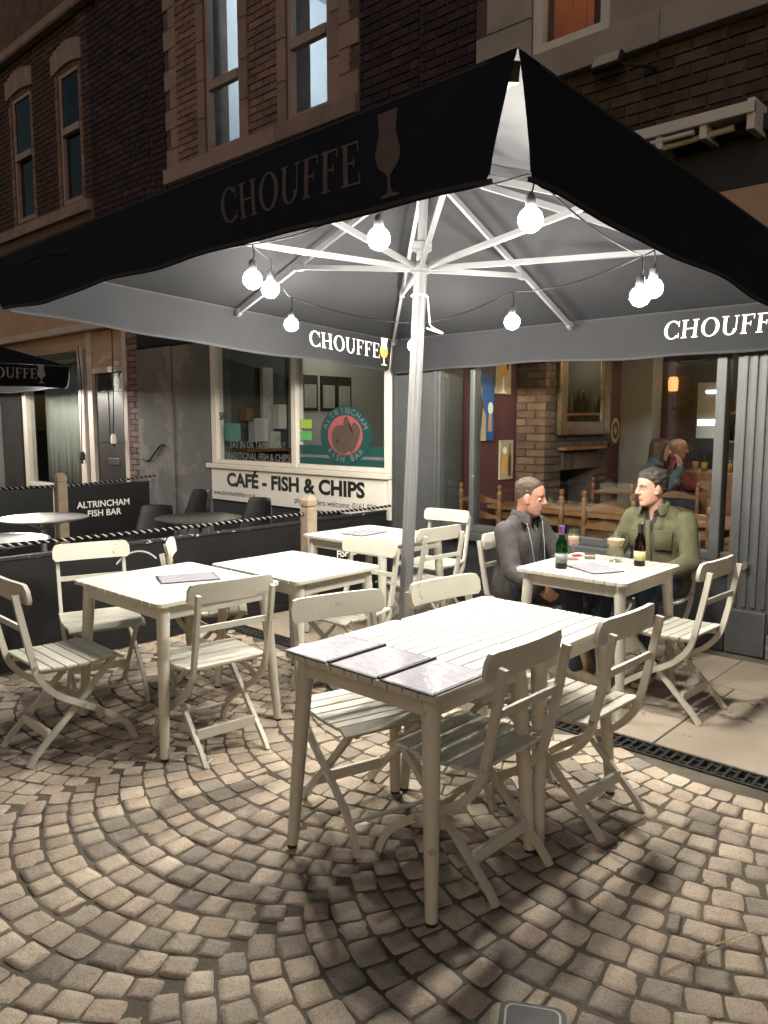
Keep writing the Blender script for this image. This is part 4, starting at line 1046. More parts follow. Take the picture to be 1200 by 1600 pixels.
# ------------------------------------------------------------------ inside the pub
random.seed(11)
M('burgundy', (.085, .030, .038), .7, .12, 2); M('floor_board', (.10, .055, .03), .5, .25, 5); M('ceiling_cream', (.30, .24, .17), .8, .1, 2)
M('gilt', (.13, .085, .04), .4, .35, 14, .3, 60, metal=.6); M('mirror', (.82, .84, .84), .03, .02, 2, metal=1)
M('brick_warm', (.18, .10, .065), .9, .3, 5, .4, 90, fine=.45, orand=.45); M('brick_soot', (.085, .06, .05), .9, .35, 5, .5, 90, fine=.3, orand=.35)
M('oak_dark', (.17, .075, .030), .4, .25, 12, .1, 60); M('column_paint', (.24, .225, .20), .7, .1, 2)
M('poster_blue', (.02, .10, .30), .5, .15, 4); M('poster_skin', (.45, .27, .18), .6, .2, 9); M('poster_tan', (.40, .33, .22), .6, .2, 6); M('poster_brown', (.09, .05, .035), .6, .2, 6)
M('rush', (.33, .22, .10), .8, .2, 40, .3, 90)
emit('glow_pub', (1.0, .74, .47), 46); emit('glow_sconce', (1.0, .33, .06), .42); emit('glow_bar', (.85, .95, 1.0), 5)
PY = 4.22
RM = thing('pub_interior', 'warm lit pub room with burgundy walls and brick fireplace behind the window', 'room')
bxo('party_wall', 'burgundy', RM, FX + .34, 12, PY, PY + .2, 0, 2.7); bxo('back_wall', 'burgundy', RM, 9.25, 9.4, -2, PY, 0, 2.7)
bxo('floor', 'floor_board', RM, FX + .3, 12, -2, PY, -.02, .004); bxo('ceiling', 'ceiling_cream', RM, FX + .33, 12, -2, PY, 2.62, 2.72); bxo('side_wall', 'burgundy', RM, FX + .34, 9.25, -2.1, -2, 0, 2.7)
fp = bxo('chimney_breast', 'mortar_wall', RM, 6.50, 6.80, 3.90, PY, 0, 2.62)
bxo('breast_pier', 'mortar_wall', fp, 7.48, 7.78, 3.90, PY, 0, 2.62); bxo('breast_top', 'mortar_wall', fp, 6.80, 7.48, 3.90, PY, 1.06, 2.62)
bxo('hearth_back', 'void', fp, 6.80, 7.48, 4.18, 4.2, 0, 1.06)
CBk = thing('chimney_brickwork', 'bare brick chimney breast round the dark fireplace opening inside the pub', 'fireplace')
lay_bricks(CBk, [(3.885, PY - .01, .0, 2.6, 'brick_warm')], [], 90, fx=6.48, L=.215)
lay_bricks(CBk, [(6.485, 7.78, .0, 2.6, 'brick_soot')], [(6.80, 7.48, 0, 1.06)], 200, fx=3.885, L=.215, axis='y')
for i in range(9): bm = NB(); box(bm, 6.80 + i * .0755 + .002, 6.80 + (i + 1) * .0755 - .004, 3.86, 3.90, 1.06, 1.25); obj('lintel_brick', bm, 'brick_soot', CBk)
bm = NB(); box(bm, 6.72, 7.56, 3.78, 3.884, 1.255, 1.285); bev(bm, .006, 1); obj('mantel_shelf', bm, 'oak_dark', CBk)
bxo('grate', 'iron', CBk, 6.95, 7.33, 3.95, 4.1, .15, .35, .02)
def framed(name, label, x0, x1, z0, z1, y, fw, fmat, pmat, cat, art=()):
    t = thing(name, label, cat)
    bm = NB()
    for a, b, c, d in ((x0, x0 + fw, z0, z1), (x1 - fw, x1, z0, z1), (x0 + fw, x1 - fw, z0, z0 + fw), (x0 + fw, x1 - fw, z1 - fw, z1)): box(bm, a, b, y - .05, y, c, d)
    bev(bm, .012, 1); obj('frame', bm, fmat, t)
    bxo('face', pmat, t, x0 + fw, x1 - fw, y - .02, y - .001, z0 + fw, z1 - fw)
    return t
framed('mirror', 'large gilt mirror over the pub fireplace', 6.66, 7.70, 1.40, 2.45, 3.87, .14, 'gilt', 'mirror', 'mirror')
framed('mirror', 'narrow gilt mirror right of the pub fireplace', 7.90, 8.42, 1.28, 2.40, PY - .002, .05, 'gilt', 'mirror', 'mirror')
def poster(label, x0, x1, z0, z1, bg, shapes, y=PY - .002):
    t = thing('poster', label, 'poster'); bxo('board', bg, t, x0, x1, y - .02, y, z0, z1)
    for k, (mt, pts) in enumerate(shapes):
        bm = NB(); mx = Matrix(((1, 0, 0, 0), (0, 0, -1, y - .0205 - .001 * k), (0, 1, 0, 0), (0, 0, 0, 1)))
        prism(bm, [(x0 + (x1 - x0) * a, z0 + (z1 - z0) * b) for a, b in pts], .0008, mx); obj('printed_shape', bm, mt, t)
E_ = lambda cx, cy, rx, ry, n=14: [(cx + rx * math.cos(2 * math.pi * i / n), cy + ry * math.sin(2 * math.pi * i / n)) for i in range(n)]
poster('blue poster with a robed figure by the pub window', 5.74, 6.08, 1.36, 2.2, 'poster_blue', [('poster_brown', [(0, 0), (.55, 0), (.6, .3), (.45, .46), (0, .48)]), ('poster_tan', [(.35, 0), (.62, 0), (.62, .28), (.48, .36)]), ('poster_skin', E_(.22, .55, .2, .085)), ('print_white', E_(.82, .36, .12, .07)), ('poster_skin', [(.7, .1), (.9, .1), (.88, .3), (.75, .3)]), ('poster_brown', [(.3, .78), (.95, .72), (1, 1), (.3, 1)])])
poster('cream poster of two drinking glasses on the burgundy wall', 6.10, 6.36, 1.80, 2.25, 'poster_tan', [('print_white', [(.25, .02), (.75, .02), (.55, .08), (.52, .4), (.48, .4), (.45, .08)]), ('print_amber', E_(.45, .6, .2, .25)), ('poster_brown', E_(.75, .7, .1, .2))])
poster('small plaque with a glass and bottle on the burgundy wall', 6.20, 6.42, .98, 1.36, 'poster_tan', [('print_amber', E_(.34, .45, .17, .32)), ('print_white', E_(.34, .74, .16, .09)), ('poster_brown', [(.6, .08), (.85, .08), (.85, .55), (.77, .7), (.77, .9), (.68, .9), (.68, .7), (.6, .55)])])
poster('round emblem panel beside the narrow mirror', 8.47, 8.72, 1.25, 1.62, 'burgundy', [('poster_tan', E_(.5, .5, .42, .4, 20)), ('poster_brown', E_(.5, .5, .3, .28, 20)), ('poster_tan', E_(.5, .5, .14, .12))])
bxo('column', 'column_paint', RM, 8.74, 9.0, 3.82, PY - .001, 0, 2.62, .01)
lay_bricks(CBk, [(3.46, 3.80, .6, 2.5, 'brick_red')], [], 200, fx=9.235, L=.23)
SCN = thing('wall_sconce', 'amber lit wall lamp beside the pale column inside the pub', 'lamp', (9.12, 3.74, 1.92))
bm = NB(); lathe(bm, [(.05, -.02), (.055, .0), (.060, .10), (.045, .145), (.0, .15)], 14); obj('shade', bm, 'glow_sconce', SCN, True)
bm = NB(); tube(bm, [(0, 0, -.03), (0, 0, -.16)], .010, 8); obj('stem', bm, 'gilt', SCN, True)
bm = NB(); lathe(bm, [(0, -.05), (.07, -.045), (.07, -.035), (0, -.03)], 14); obj('drip_plate', bm, 'gilt', SCN, True)
bm = NB(); tube(bm, smoothpath([(0, 0, -.16), (.05, 0, -.22), (.11, 0, -.2)], 4), .012, 8); obj('arm', bm, 'gilt', SCN, True)
for p, l in (((6.3, 3.1, 2.30), 'pub pendant lamp over the near oak table'), ((6.9, 1.3, 2.30), 'pub pendant lamp towards the door side'), ((8.3, 2.6, 2.35), 'pub pendant lamp at the back of the room')):
    t = thing('pendant_lamp', l, 'lamp', p); bm = NB(); ell(bm, (0, 0, 0), (.06, .06, .06)); obj('globe', bm, 'glow_pub', t, True); bm = NB(); tube(bm, [(0, 0, .055), (0, 0, 2.62 - p[2])], .006, 6); obj('flex', bm, 'cable', t)
# bar at the back right
BR = thing('bar_counter', 'dark bar with a lit cooler and bottles at the back of the pub', 'bar')
bxo('counter', 'oak_dark', BR, 8.2, 8.7, -1, 3.25, 0, 1.02, .02); bxo('cooler', 'black_plastic', BR, 9.02, 9.2, 2.3, 3.44, 0, 2.3)
bxo('cooler_glass', 'steel', BR, 9.0, 9.018, 3.12, 3.40, 1.35, 1.98); bxo('cooler_light', 'glow_bar', BR, 8.985, 8.998, 3.14, 3.38, 1.50, 1.56); bxo('cooler_light', 'glow_bar', BR, 8.985, 8.998, 3.14, 3.30, 1.86, 1.89)
bxo('back_shelf', 'oak_dark', BR, 8.9, 9.015, 2.3, 3.1, 1.30, 1.33); bxo('back_shelf', 'oak_dark', BR, 8.9, 9.015, 2.3, 3.1, 1.62, 1.65)
for i in range(20):
    bm = NB(); lathe(bm, [(0, 0), (.035, 0), (.035, .16), (.013, .22), (.013, .29), (0, .29)], 10); obj('bottle', bm, ('bottle_green', 'bottle_brown', 'drink_glass', 'black_plastic')[i % 4], BR, 'angle', (8.95, 2.36 + (i % 10) * .075, (1.33, 1.65)[i // 10]))
for i in range(4):
    bm = NB(); lathe(bm, [(.0, .006), (.032, .006), (.040, .14), (.042, .14), (.036, 0), (0, 0)], 14); gl_ = obj('pint_glass', bm, 'drink_glass', BR, 'angle', (8.32 + .1 * (i % 2), 2.78 + i * .13, 1.02))
    bm = NB(); lathe(bm, [(0, .008), (.031, .008), (.036, .09), (0, .09)], 12); put('beer', mesh('beer', bm, 'print_amber', True), gl_)
# oak ladder-back chairs and long tables
def ladder_chair():
    t = thing('ladder_chair', 'x', 'chair', group='oak ladder-back chairs in the pub')
    turned = [(.0, 0), (.018, 0), (.020, .4), (.022, .47), (.022, .58), (.015, .60), (.022, .62), (.022, .70), (.015, .72), (.022, .74), (.022, .84), (.015, .86), (.023, .88), (.023, .93), (.014, .945), (.022, .965), (.020, .99), (.0, 1.0)]
    for s in (-1, 1):
        bm = NB(); lathe(bm, turned, 12, Matrix.Translation((s * .205, -.20, 0))); obj('back_post', bm, 'oak', t, 'angle')
        bm = NB(); lathe(bm, [(0, 0), (.018, 0), (.022, .1), (.014, .2), (.024, .26), (.022, .44), (0, .445)], 12, Matrix.Translation((s * .215, .19, 0))); obj('leg', bm, 'oak', t, 'angle')
        bm = NB(); tube(bm, [(s * .205, -.2, .2), (s * .215, .19, .2)], .012, 8); obj('stretcher', bm, 'oak', t, True)
    for z in (.56, .70, .84):
        bm = NB(); rings = []
        for i in range(9):
            x = -.195 + .39 * i / 8; h = .045 + .018 * math.cos((i - 4) / 4 * math.pi) ; yy = -.20 - .02 * math.cos((i - 4) / 8 * math.pi)
            rings.append([bm.verts.new(q) for q in ((x, yy - .008, z), (x, yy - .008, z + h), (x, yy + .008, z + h), (x, yy + .008, z))])
        loft(bm, rings); obj('ladder_slat', bm, 'oak', t)
    bm = NB(); box(bm, -.215, .215, -.20, .20, .425, .46); bev(bm, .012, 2); obj('seat', bm, 'rush', t)
    return t
LC = ladder_chair(); first = True
for (x, y, rz, l) in ((5.70, 3.93, -90, 'oak ladder-back chair nearest the pub pillar, inside the window'), (5.70, 3.33, -90, 'oak ladder-back chair inside the window behind the man in the dark jacket'), (5.70, 2.72, -90, 'oak ladder-back chair inside the window between the two men'),
                      (5.70, 2.16, -90, 'oak ladder-back chair inside the window behind the man in olive'), (6.78, 3.42, 90, 'oak ladder-back chair on the fireplace side of the pub table'), (6.78, 2.80, 90, 'oak ladder-back chair across the pub table near the pint glass'),
                      (6.85, 2.1, 80, 'oak ladder-back chair deeper in the room behind the olive man\'s head'), (7.35, 2.35, -60, 'oak ladder-back chair by the seated couple in the pub')):
    o = LC if first else copytree(LC); first = False; o.location = (x, y, 0); o.rotation_euler = (0, 0, R(rz)); o['label'] = l
OT = thing('oak_table', 'long oak table inside the pub window', 'table', (6.22, 3.05, 0))
for i in range(4): bm = NB(); box(bm, -.30 + i * .15 + .001, -.15 + i * .15 - .001, -1.15, 1.10, .73, .765); bev(bm, .004, 1); obj('top_board', bm, 'oak_dark', OT)
for a in (-1, 1):
    for b in (-1, 1): bm = NB(); lathe(bm, [(0, 0), (.035, 0), (.03, .2), (.045, .4), (.03, .55), (.04, .72), (0, .729)], 14, Matrix.Translation((a * .24, b * 1.0, 0))); obj('leg', bm, 'oak_dark', OT, 'angle')
bm = NB(); box(bm, -.24, .24, -1.0, 1.0, .64, .7295); obj('apron', bm, 'oak_dark', OT)
def tumbler(x, y, z, label, h=.10, r=.036, name='drinking_glass', par=None):
    t = tag(obj(name, (lambda b: (lathe(b, [(.0, .006), (r * .8, .006), (r * .97, h), (r, h), (r * .85, 0), (0, 0)], 18), b)[1])(NB()), 'drink_glass', None, 'angle', (x, y, z)), label, 'glass'); return t
tumbler(6.10, 3.18, .766, 'small tumbler on the oak table behind the dark-jacketed man'); tumbler(6.12, 2.72, .766, 'tall pint glass on the oak table inside the window', .16, .045); tumbler(6.3, 3.7, .766, 'wine tumbler near the plaque on the oak table', .13, .04)
nh = thing('napkin_holder', 'small wooden napkin holder on the oak table near the pillar', 'holder', (6.12, 3.88, .766))
for s in (-1, 1): bm = NB(); prism(bm, [(-.07, 0), (.07, 0), (.07, .05), (.045, .085), (0, .06), (-.045, .085), (-.07, .05)], .01, Matrix(((0, 0, 1, s * .025), (1, 0, 0, 0), (0, 1, 0, 0), (0, 0, 0, 1)))); obj('side', bm, 'oak', nh)
bm = NB(); box(bm, -.024, .024, -.06, .06, 0, .012); obj('base', bm, 'oak', nh)
nk = NB(); box(nk, -.05, .05, -.06, .06, 0, .03); bev(nk, .012, 2); tag(obj('napkin', nk, 'print_white', None, True, (6.08, 3.70, .766), (0, 0, .4)), 'crumpled white napkin on the oak table beside the napkin holder', 'napkin')
# ------------------------------------------------------------------ people
M('skin', (.34, .175, .125), .5, .12, 14, .15, 200, spec=.35); M('skin_pale', (.37, .205, .15), .5, .12, 14, .1, 200)
M('stubble_shade', (.265, .142, .105), .7, .25, 90, .3, 300)
M('lips', (.24, .09, .075), .45, .1, 20); M('eye_white', (.55, .53, .50), .2, .05, 10); M('iris', (.03, .02, .015), .15, .1, 10)
M('hair_brown', (.050, .032, .020), .6, .4, 60, .6, 160); M('hair_dark', (.022, .016, .012), .55, .4, 60, .6, 160); M('hair_long', (.045, .022, .014), .5, .4, 40, .5, 120)
M('jacket_charcoal', (.050, .045, .045), .9, .25, 14, .5, 30, fine=.3); M('polo_grey', (.055, .055, .055), .9, .2, 10, .35, 30, fine=.3); M('piping', (.34, .33, .32), .6, .1, 10)
M('olive_cotton', (.068, .068, .033), .9, .2, 10, .5, 28, fine=.3); M('black_cotton', (.012, .012, .013), .9, .2, 10); M('white_cotton', (.55, .54, .52), .9, .05, 10)
M('navy_trouser', (.016, .018, .030), .9, .25, 8, .35, 24); M('denim', (.030, .050, .090), .9, .35, 9, .4, 26, fine=.4); M('suede', (.16, .125, .085), .9, .2, 14, .3, 60); M('gum_sole', (.40, .29, .16), .7, .15, 12, .3, 60)
M('denim_jacket', (.05, .075, .10), .9, .3, 9, .4, 26); M('red_jumper', (.20, .03, .035), .9, .3, 20, .4, 60); M('button', (.06, .06, .035), .5, .1, 8)
_US = [[(math.sin(math.pi * j / 9) * math.cos(2 * math.pi * i / 14), math.sin(math.pi * j / 9) * math.sin(2 * math.pi * i / 14), -math.cos(math.pi * j / 9)) for i in range(14)] for j in range(1, 9)]
def ball(bm, mx):
    rings = [[bm.verts.new(mx @ Vector(p)) for p in rg] for rg in _US]; loft(bm, rings, False)
    for rg, z in ((rings[0][::-1], -1), (rings[-1], 1)):
        t = bm.verts.new(mx @ Vector((0, 0, z)))
        for i in range(14): bm.faces.new((rg[i], rg[(i + 1) % 14], t))
def rc(bm, a, b, ra, rb):
    a, b = Vector(a), Vector(b); n = max(3, int((b - a).length / .02))
    tube(bm, [a.lerp(b, i / n) for i in range(n + 1)], [ra + (rb - ra) * i / n for i in range(n + 1)], 14)
    for p, r in ((a, ra), (b, rb)): ball(bm, Matrix.Translation(p) @ Matrix.Diagonal((r, r, r, 1)))
def fuse(bm, mat, name, voxel=.007, it=6, keep=None, thick=0, warp=0):
    """melt overlapping volumes into one continuous skin"""
    me = bpy.data.meshes.new('tmp'); bm.to_mesh(me); bm.free(); o = bpy.data.objects.new('tmp', me)
    m = o.modifiers.new('r', 'REMESH'); m.mode = 'VOXEL'; m.voxel_size = voxel
    m = o.modifiers.new('s', 'SMOOTH'); m.factor = .5; m.iterations = it
    out = evaluated(o)
    bpy.data.objects.remove(o); bpy.data.meshes.remove(me)
    if warp or keep:
        b = NB(); b.from_mesh(out)
        if warp:
            from mathutils import noise as mn
            b.normal_update()
            for v in b.verts:
                c = v.co; v.co = c + v.normal * warp * (mn.noise(c * 9) + .6 * mn.noise(Vector((c.x * 26, c.y * 26, c.z * 14))))
        if keep:
            bmesh.ops.delete(b, geom=[v for v in b.verts if not keep(v.co)], context='VERTS')
        b.to_mesh(out); b.free()
    out.name = name; out.materials.clear(); out.materials.append(MATS[mat]); out.shade_smooth(); return out
HS = [(-.118, .060, .034, .016), (-.110, .073, .004, .033), (-.096, .078, -.028, .046), (-.076, .0765, -.052, .0555), (-.055, .079, -.066, .060), (-.035, .0785, -.079, .064), (-.010, .0775, -.094, .0685),
      (.012, .078, -.102, .071), (.032, .086, -.106, .073), (.055, .085, -.107, .074), (.078, .075, -.101, .0705), (.098, .053, -.084, .058), (.111, .023, -.056, .039), (.118, -.006, -.030, .016)]
def head_pt(z, th):
    """point of the head surface at height z and bearing th (90 deg = face), in the head's own frame"""
    for a, b in zip(HS, HS[1:]):
        if z <= b[0]: break
    f = min(1, max(0, (z - a[0]) / (b[0] - a[0]))); yf, yb, w = [a[i] + (b[i] - a[i]) * f for i in (1, 2, 3)]
    c, s_ = math.cos(th), math.sin(th); yc = yb + (yf - yb) * .46
    x = w * math.copysign(abs(c) ** .88, c) * (1 - .10 * max(0, s_) ** 2); y = yc + (yf - yc if s_ > 0 else yc - yb) * math.copysign(abs(s_) ** .92, s_)
    if s_ > 0:
        for k in (-1, 1): y -= .011 * math.exp(-((x - k * .031) / .014) ** 2 - ((z - .004) / .012) ** 2); y += .004 * math.exp(-((x - k * .042) / .016) ** 2 - ((z + .022) / .014) ** 2)
        y -= .004 * math.exp(-(x / .02) ** 2 - ((z + .080) / .008) ** 2)
    return Vector((x, y, z))
def head_grid(levels, n, fn):
    bm = NB(); rings = [[bm.verts.new(fn(z, 2 * math.pi * i / n)) for i in range(n)] for z in levels]; loft(bm, rings); return bm
def thr(tab, y):
    for (a, b), (c, d) in zip(tab, tab[1:]):
        if y >= c: return b + (d - b) * (a - y) / (a - c) if y <= a else b
    return tab[-1][1]
def hand(bm, wr, d, up, side, curl=.9, s=1.0):
    """palm and five bent fingers; d = pointing direction, up = back of the hand, side = +1 thumb towards d x up"""
    d = Vector(d).normalized(); up = Vector(up); up = (up - d * up.dot(d)).normalized(); x = d.cross(up) * side; wr = Vector(wr)
    P = lambda a, b, c: wr + (x * a + d * b + up * c) * s
    for k in (-.026, -.009, .009, .026): rc(bm, P(k * .7, .015, 0), P(k, .078, 0), .0125 * s, .0115 * s)
    for k, L in ((-.030, .058), (-.010, .075), (.010, .082), (.030, .072)):
        a0 = curl * .45; p = P(k, .080, 0); ang = 0; q = p
        for i, seg in enumerate((.42, .33, .25)):
            ang += a0; n = q + (d * math.cos(ang) - up * math.sin(ang)) * L * seg * s
            rc(bm, q, n, (.0092 - .0007 * i) * s, (.0086 - .0009 * i) * s); q = n
    rc(bm, P(.030, .022, -.004), P(.056, .050, -.014), .0125 * s, .0105 * s); rc(bm, P(.056, .050, -.014), P(.058, .080, -.026), .0100 * s, .0085 * s)
def person(label, loc, rz, J, look, skin, hair, outfit, lids=.0):
    """J: joints in the sitter's own frame (facing +y)"""
    V = {k: Vector(v) for k, v in J.items()}; inf = lambda k: k
    HM = Matrix.Translation(V['head']) @ Euler(look, 'XYZ').to_matrix().to_4x4() @ Matrix.Scale(.95, 4)
    HI = HM.inverted(); h = lambda x, y, z: HM @ Vector((x, y, z))
    rot = HM.to_3x3().to_4x4()
    def he(bm, c, r): ball(bm, HM @ Matrix.Translation(c) @ Matrix.Diagonal((*r, 1)))
    def hr(bm, a, b, ra, rb): rc(bm, h(*a), h(*b), ra, rb)
    def limbs(bm, g, arms=True, legs=True, torso=True, cuff=0.0):
        if torso:
            pe, ch, nb = V['pelvis'], V['chest'], V['neck']
            for s in (-1, 1):
                rc(bm, pe + Vector((s * .080, 0, -.01)), pe + Vector((s * .066, 0, .12)), .105 + g, .092 + g)
                rc(bm, pe + Vector((s * .066, 0, .10)), ch + Vector((s * .072, 0, .0)), .092 + g, .100 + g)
                rc(bm, ch + Vector((s * .072, 0, 0)), ch.lerp(V['sh' + 'LR'[s > 0]], .70) + Vector((0, 0, -.01)), .100 + g, .064 + g)
                rc(bm, nb + Vector((s * .03, -.005, -.01)), V['sh' + 'LR'[s > 0]] + Vector((-s * .03, 0, -.012)), .046 + g, .047 + g)
            rc(bm, pe + Vector((0, .03, .05)), ch + Vector((0, .035, .03)), .09 + g, .088 + g)
        if arms:
            for s in 'LR':
                a, e, w = V['sh' + s], V['el' + s], V['wr' + s]
                rc(bm, a, a.lerp(e, .5), .053 + g, .048 + g); rc(bm, a.lerp(e, .5), e, .048 + g, .041 + g)
                rc(bm, e, e.lerp(w, .35), .043 + g, .042 + g); rc(bm, e.lerp(w, .35), w.lerp(e, cuff), .042 + g, .029 + g)
        if legs:
            for s in 'LR':
                a, k, f = V['hip' + s], V['kn' + s], V['an' + s]
                rc(bm, a, a.lerp(k, .5), .088 + g, .075 + g); rc(bm, a.lerp(k, .5), k, .075 + g, .058 + g)
                rc(bm, k, k.lerp(f, .35), .057 + g, .055 + g); rc(bm, k.lerp(f, .35), f.lerp(k, .06), .055 + g, .040 + g)
    # body: one continuous skin
    bm = NB(); limbs(bm, -.012)
    rc(bm, V['neck'] + Vector((0, -.005, -.05)), h(0, -.022, -.05), .056, .048)
    rings = [[bm.verts.new(HM @ head_pt(z, 2 * math.pi * i / 40)) for i in range(40)] for z in [-.118 + .236 * k / 44 for k in range(45)]]; loft(bm, rings)
    for s in (-1, 1):
        he(bm, (s * .076, -.012, -.006), (.008, .018, .031)); hr(bm, (s * .073, .002, -.028), (s * .076, -.002, -.030), .008, .008)
        hr(bm, (s * .010, .090, -.026), (s * .010, .091, -.027), .0085, .0085); hr(bm, (s * .010, .0815, .027), (s * .040, .068, .025), .0085, .0085)
    hr(bm, (0, .081, .022), (0, .1005, -.016), .0080, .0100); hr(bm, (0, .1005, -.018), (0, .102, -.022), .0108, .0108)
    hr(bm, (-.015, .0755, -.0545), (.015, .0755, -.0545), .0065, .0065); hr(bm, (-.013, .0755, -.0655), (.013, .0755, -.0655), .0070, .0070)
    for s in 'LR':
        w, e = V['wr' + s], V['el' + s]; d = V.get('hd' + s, (w - e)); hand(bm, w, d, V.get('hu' + s, Vector((0, 0, 1))), (1 if s == 'L' else -1), J.get('curl', (.9,))[0] if False else .9, .93)
    body = fuse(bm, skin, 'person', .0048, 5)
    P = tag(put('person', body, None, loc, (0, 0, R(rz))), label, 'person')
    part = lambda name, me: put(name, me, P)
    # face details
    for s in (-1, 1):
        bm = NB(); he(bm, (s * .031, .0635, .004), (.0130, .0115, .0095)); part('eye', mesh('eye', bm, 'eye_white', True))
        bm = NB(); he(bm, (s * .031 + s * .001, .0715, .003), (.0055, .0045, .0055)); part('iris', mesh('iris', bm, 'iris', True))
        bm = NB(); he(bm, (s * .031, .0642 + lids * .3, .0075 - lids), (.0142, .0122, .0082 + lids * .4)); part('eyelid', mesh('eyelid', bm, skin, True))
        bm = NB(); tube(bm, [h(s * .013, .0875, .028), h(s * .030, .0835, .033), h(s * .049, .0685, .027)], [.0022, .0032, .0018], 6); part('eyebrow', mesh('eyebrow', bm, hair[0], True))
    bm = NB(); tube(bm, [h(-.021, .0735, -.0600), h(-.008, .0805, -.0590), h(.008, .0805, -.0590), h(.021, .0735, -.0600)], [.0015, .0030, .0030, .0015], 6); part('lips', mesh('lips', bm, 'lips', True))
    # hair: a shell over the scalp that sinks below the skin outside the hairline
    from mathutils import noise as mn
    style = hair[1]; rnd = random.Random(int(loc[0] * 100))
    ST = {'fade': ([(.08, .094), (.05, .084), (.022, .060), (.010, .018), (-.02, .022), (-.05, -.005), (-.08, -.038), (-.12, -.05)], lambda q, n: .0012 + .0085 * min(1, max(0, (q.z - .05) / .05)), .0035, 70),
          'wavy': ([(.085, .080), (.05, .068), (.020, .040), (.008, .000), (-.025, .010), (-.05, -.02), (-.08, -.055), (-.12, -.07)], lambda q, n: .006 + .013 * min(1, max(0, (q.z - .03) / .06)), .012, 55),
          'long': ([(.085, .080), (.05, .055), (.020, -.03), (-.01, -.12), (-.12, -.12)], lambda q, n: .014, .006, 40)}
    def shell(tab, off, amp, scl, mat, name, flip=1, zr=(-.118, .118)):
        def f(z, th):
            q = head_pt(z, th); nrm = Vector((q.x, (q.y + .012) * .8, (q.z - .03) * (.9 if q.z > .03 else .1))).normalized()
            hl = flip * (q.z - thr(tab, q.y)); nz = mn.noise(Vector((q.x * scl * 1.0, q.y * scl * .55, q.z * scl)) + Vector((3, 7, 1)))
            o = -.010 if hl < -.012 else (off(q, 0) + amp * nz) * min(1, max(0, hl / .030 + .10)) - (.004 if hl < 0 else 0)
            return HM @ (q + nrm * o)
        bm = head_grid([zr[0] + (zr[1] - zr[0]) * k / 52 for k in range(53)], 72, f); return part(name, mesh(name, bm, mat, True))
    if style != 'bald': shell(*ST[style], hair[0], 'hair')
    if style == 'long':
        bm = NB()
        for i in range(46):
            a = R(rnd.uniform(150, 390)); x, y = .072 * math.cos(a), -.02 + .085 * math.sin(a)
            if y > .02: continue
            hr(bm, (x, y, .03), (x * 1.12, y - .01, -.12 - rnd.uniform(0, .10)), .018, .012)
        part('long_hair', fuse(bm, hair[0], 'long_hair', .005, 2, None, warp=.003))
    if len(hair) > 2: shell([(.12, -.045), (.055, -.040), (.03, -.050), (.0, -.030), (-.012, -.02), (-.03, -.13), (-.12, -.13)], lambda q, n: .0016, .0006, 90, hair[2], 'stubble', -1)
    # clothes
    for c in outfit:
        kind = c[0]
        if kind == 'trousers':
            bm = NB(); limbs(bm, .006, arms=False, torso=False); pe = V['pelvis']
            for s in (-1, 1): rc(bm, pe + Vector((s * .085, 0, -.03)), pe + Vector((s * .075, 0, .09)), .112, .108)
            part('trousers', fuse(bm, c[1], 'trousers', .009, 4, warp=.006))
        if kind == 'shirt':
            bm = NB(); limbs(bm, .006, arms=False, legs=False); rc(bm, V['neck'] + Vector((0, 0, -.03)), V['neck'] + Vector((0, .01, .022)), .066, .062)
            nk = V['neck']
            keep = lambda p: p.z < nk.z + .035 - max(0, p.y - nk.y) * .55 and not (p.y > nk.y and abs(p.x - nk.x) < .018 * max(0, (p.z - nk.z + .09) / .09) and p.z > nk.z - .09)
            part('shirt', fuse(bm, c[1], 'shirt', .007, 4, keep, warp=.003))
        if kind in ('jacket', 'overshirt', 'jumper'):
            bm = NB(); limbs(bm, .010 if kind != 'jumper' else .006, legs=False, cuff=-.02)
            pe = V['pelvis']
            for s in (-1, 1): rc(bm, pe + Vector((s * .085, .0, -.03)), pe + Vector((s * .07, .0, .1)), .122, .108)
            nk = V['neck']; op = c[2]
            def keep(p, nk=nk, pe=pe, op=op):
                t = min(1, max(0, (p.z - pe.z) / (nk.z - pe.z))); xm = pe.x + (nk.x - pe.x) * t; ym = pe.y + (nk.y - pe.y) * t
                if p.z > nk.z + .045: return False
                if op and p.y > ym + .02 and abs(p.x - xm) < op[0] + (op[1] - op[0]) * t and p.z > pe.z + op[2]: return False
                if (Vector((p.x, p.y)) - Vector((nk.x, nk.y + .015))).length < .062 and p.z > nk.z - .01: return False
                return True
            me = fuse(bm, c[1], kind, .008, 4, keep, warp=.007)
            o = part(kind, me); m = o.modifiers.new('thick', 'SOLIDIFY'); m.thickness = .005; m.offset = 1
            # collar: a folded band round the neck, open in front
            bm = NB(); rows = []
            for i in range(15):
                a = R(-235 + i * 290 / 14 + 0); a = R(125 + i * 290 / 14)
                cx, cy = math.cos(a), math.sin(a); dn = .045 + .018 * (cy > .3)
                rows.append([bm.verts.new(nk + Vector((cx * r_, cy * r_ * .95 + .012, z_ - .03 * max(0, cy)))) for r_, z_ in ((.066, .0), (.070, .040), (.078, .052), (.092, .040), (.100 + .012 * max(0, cy), .052 - dn - .012))])
            for a_, b_ in zip(rows, rows[1:]):
                for j in range(4): bm.faces.new((a_[j], b_[j], b_[j + 1], a_[j + 1]))
            o = part('collar', mesh('collar', bm, c[1], True)); m = o.modifiers.new('thick', 'SOLIDIFY'); m.thickness = .004; m.offset = 0; o.modifiers.new('sub', 'SUBSURF').render_levels = 1
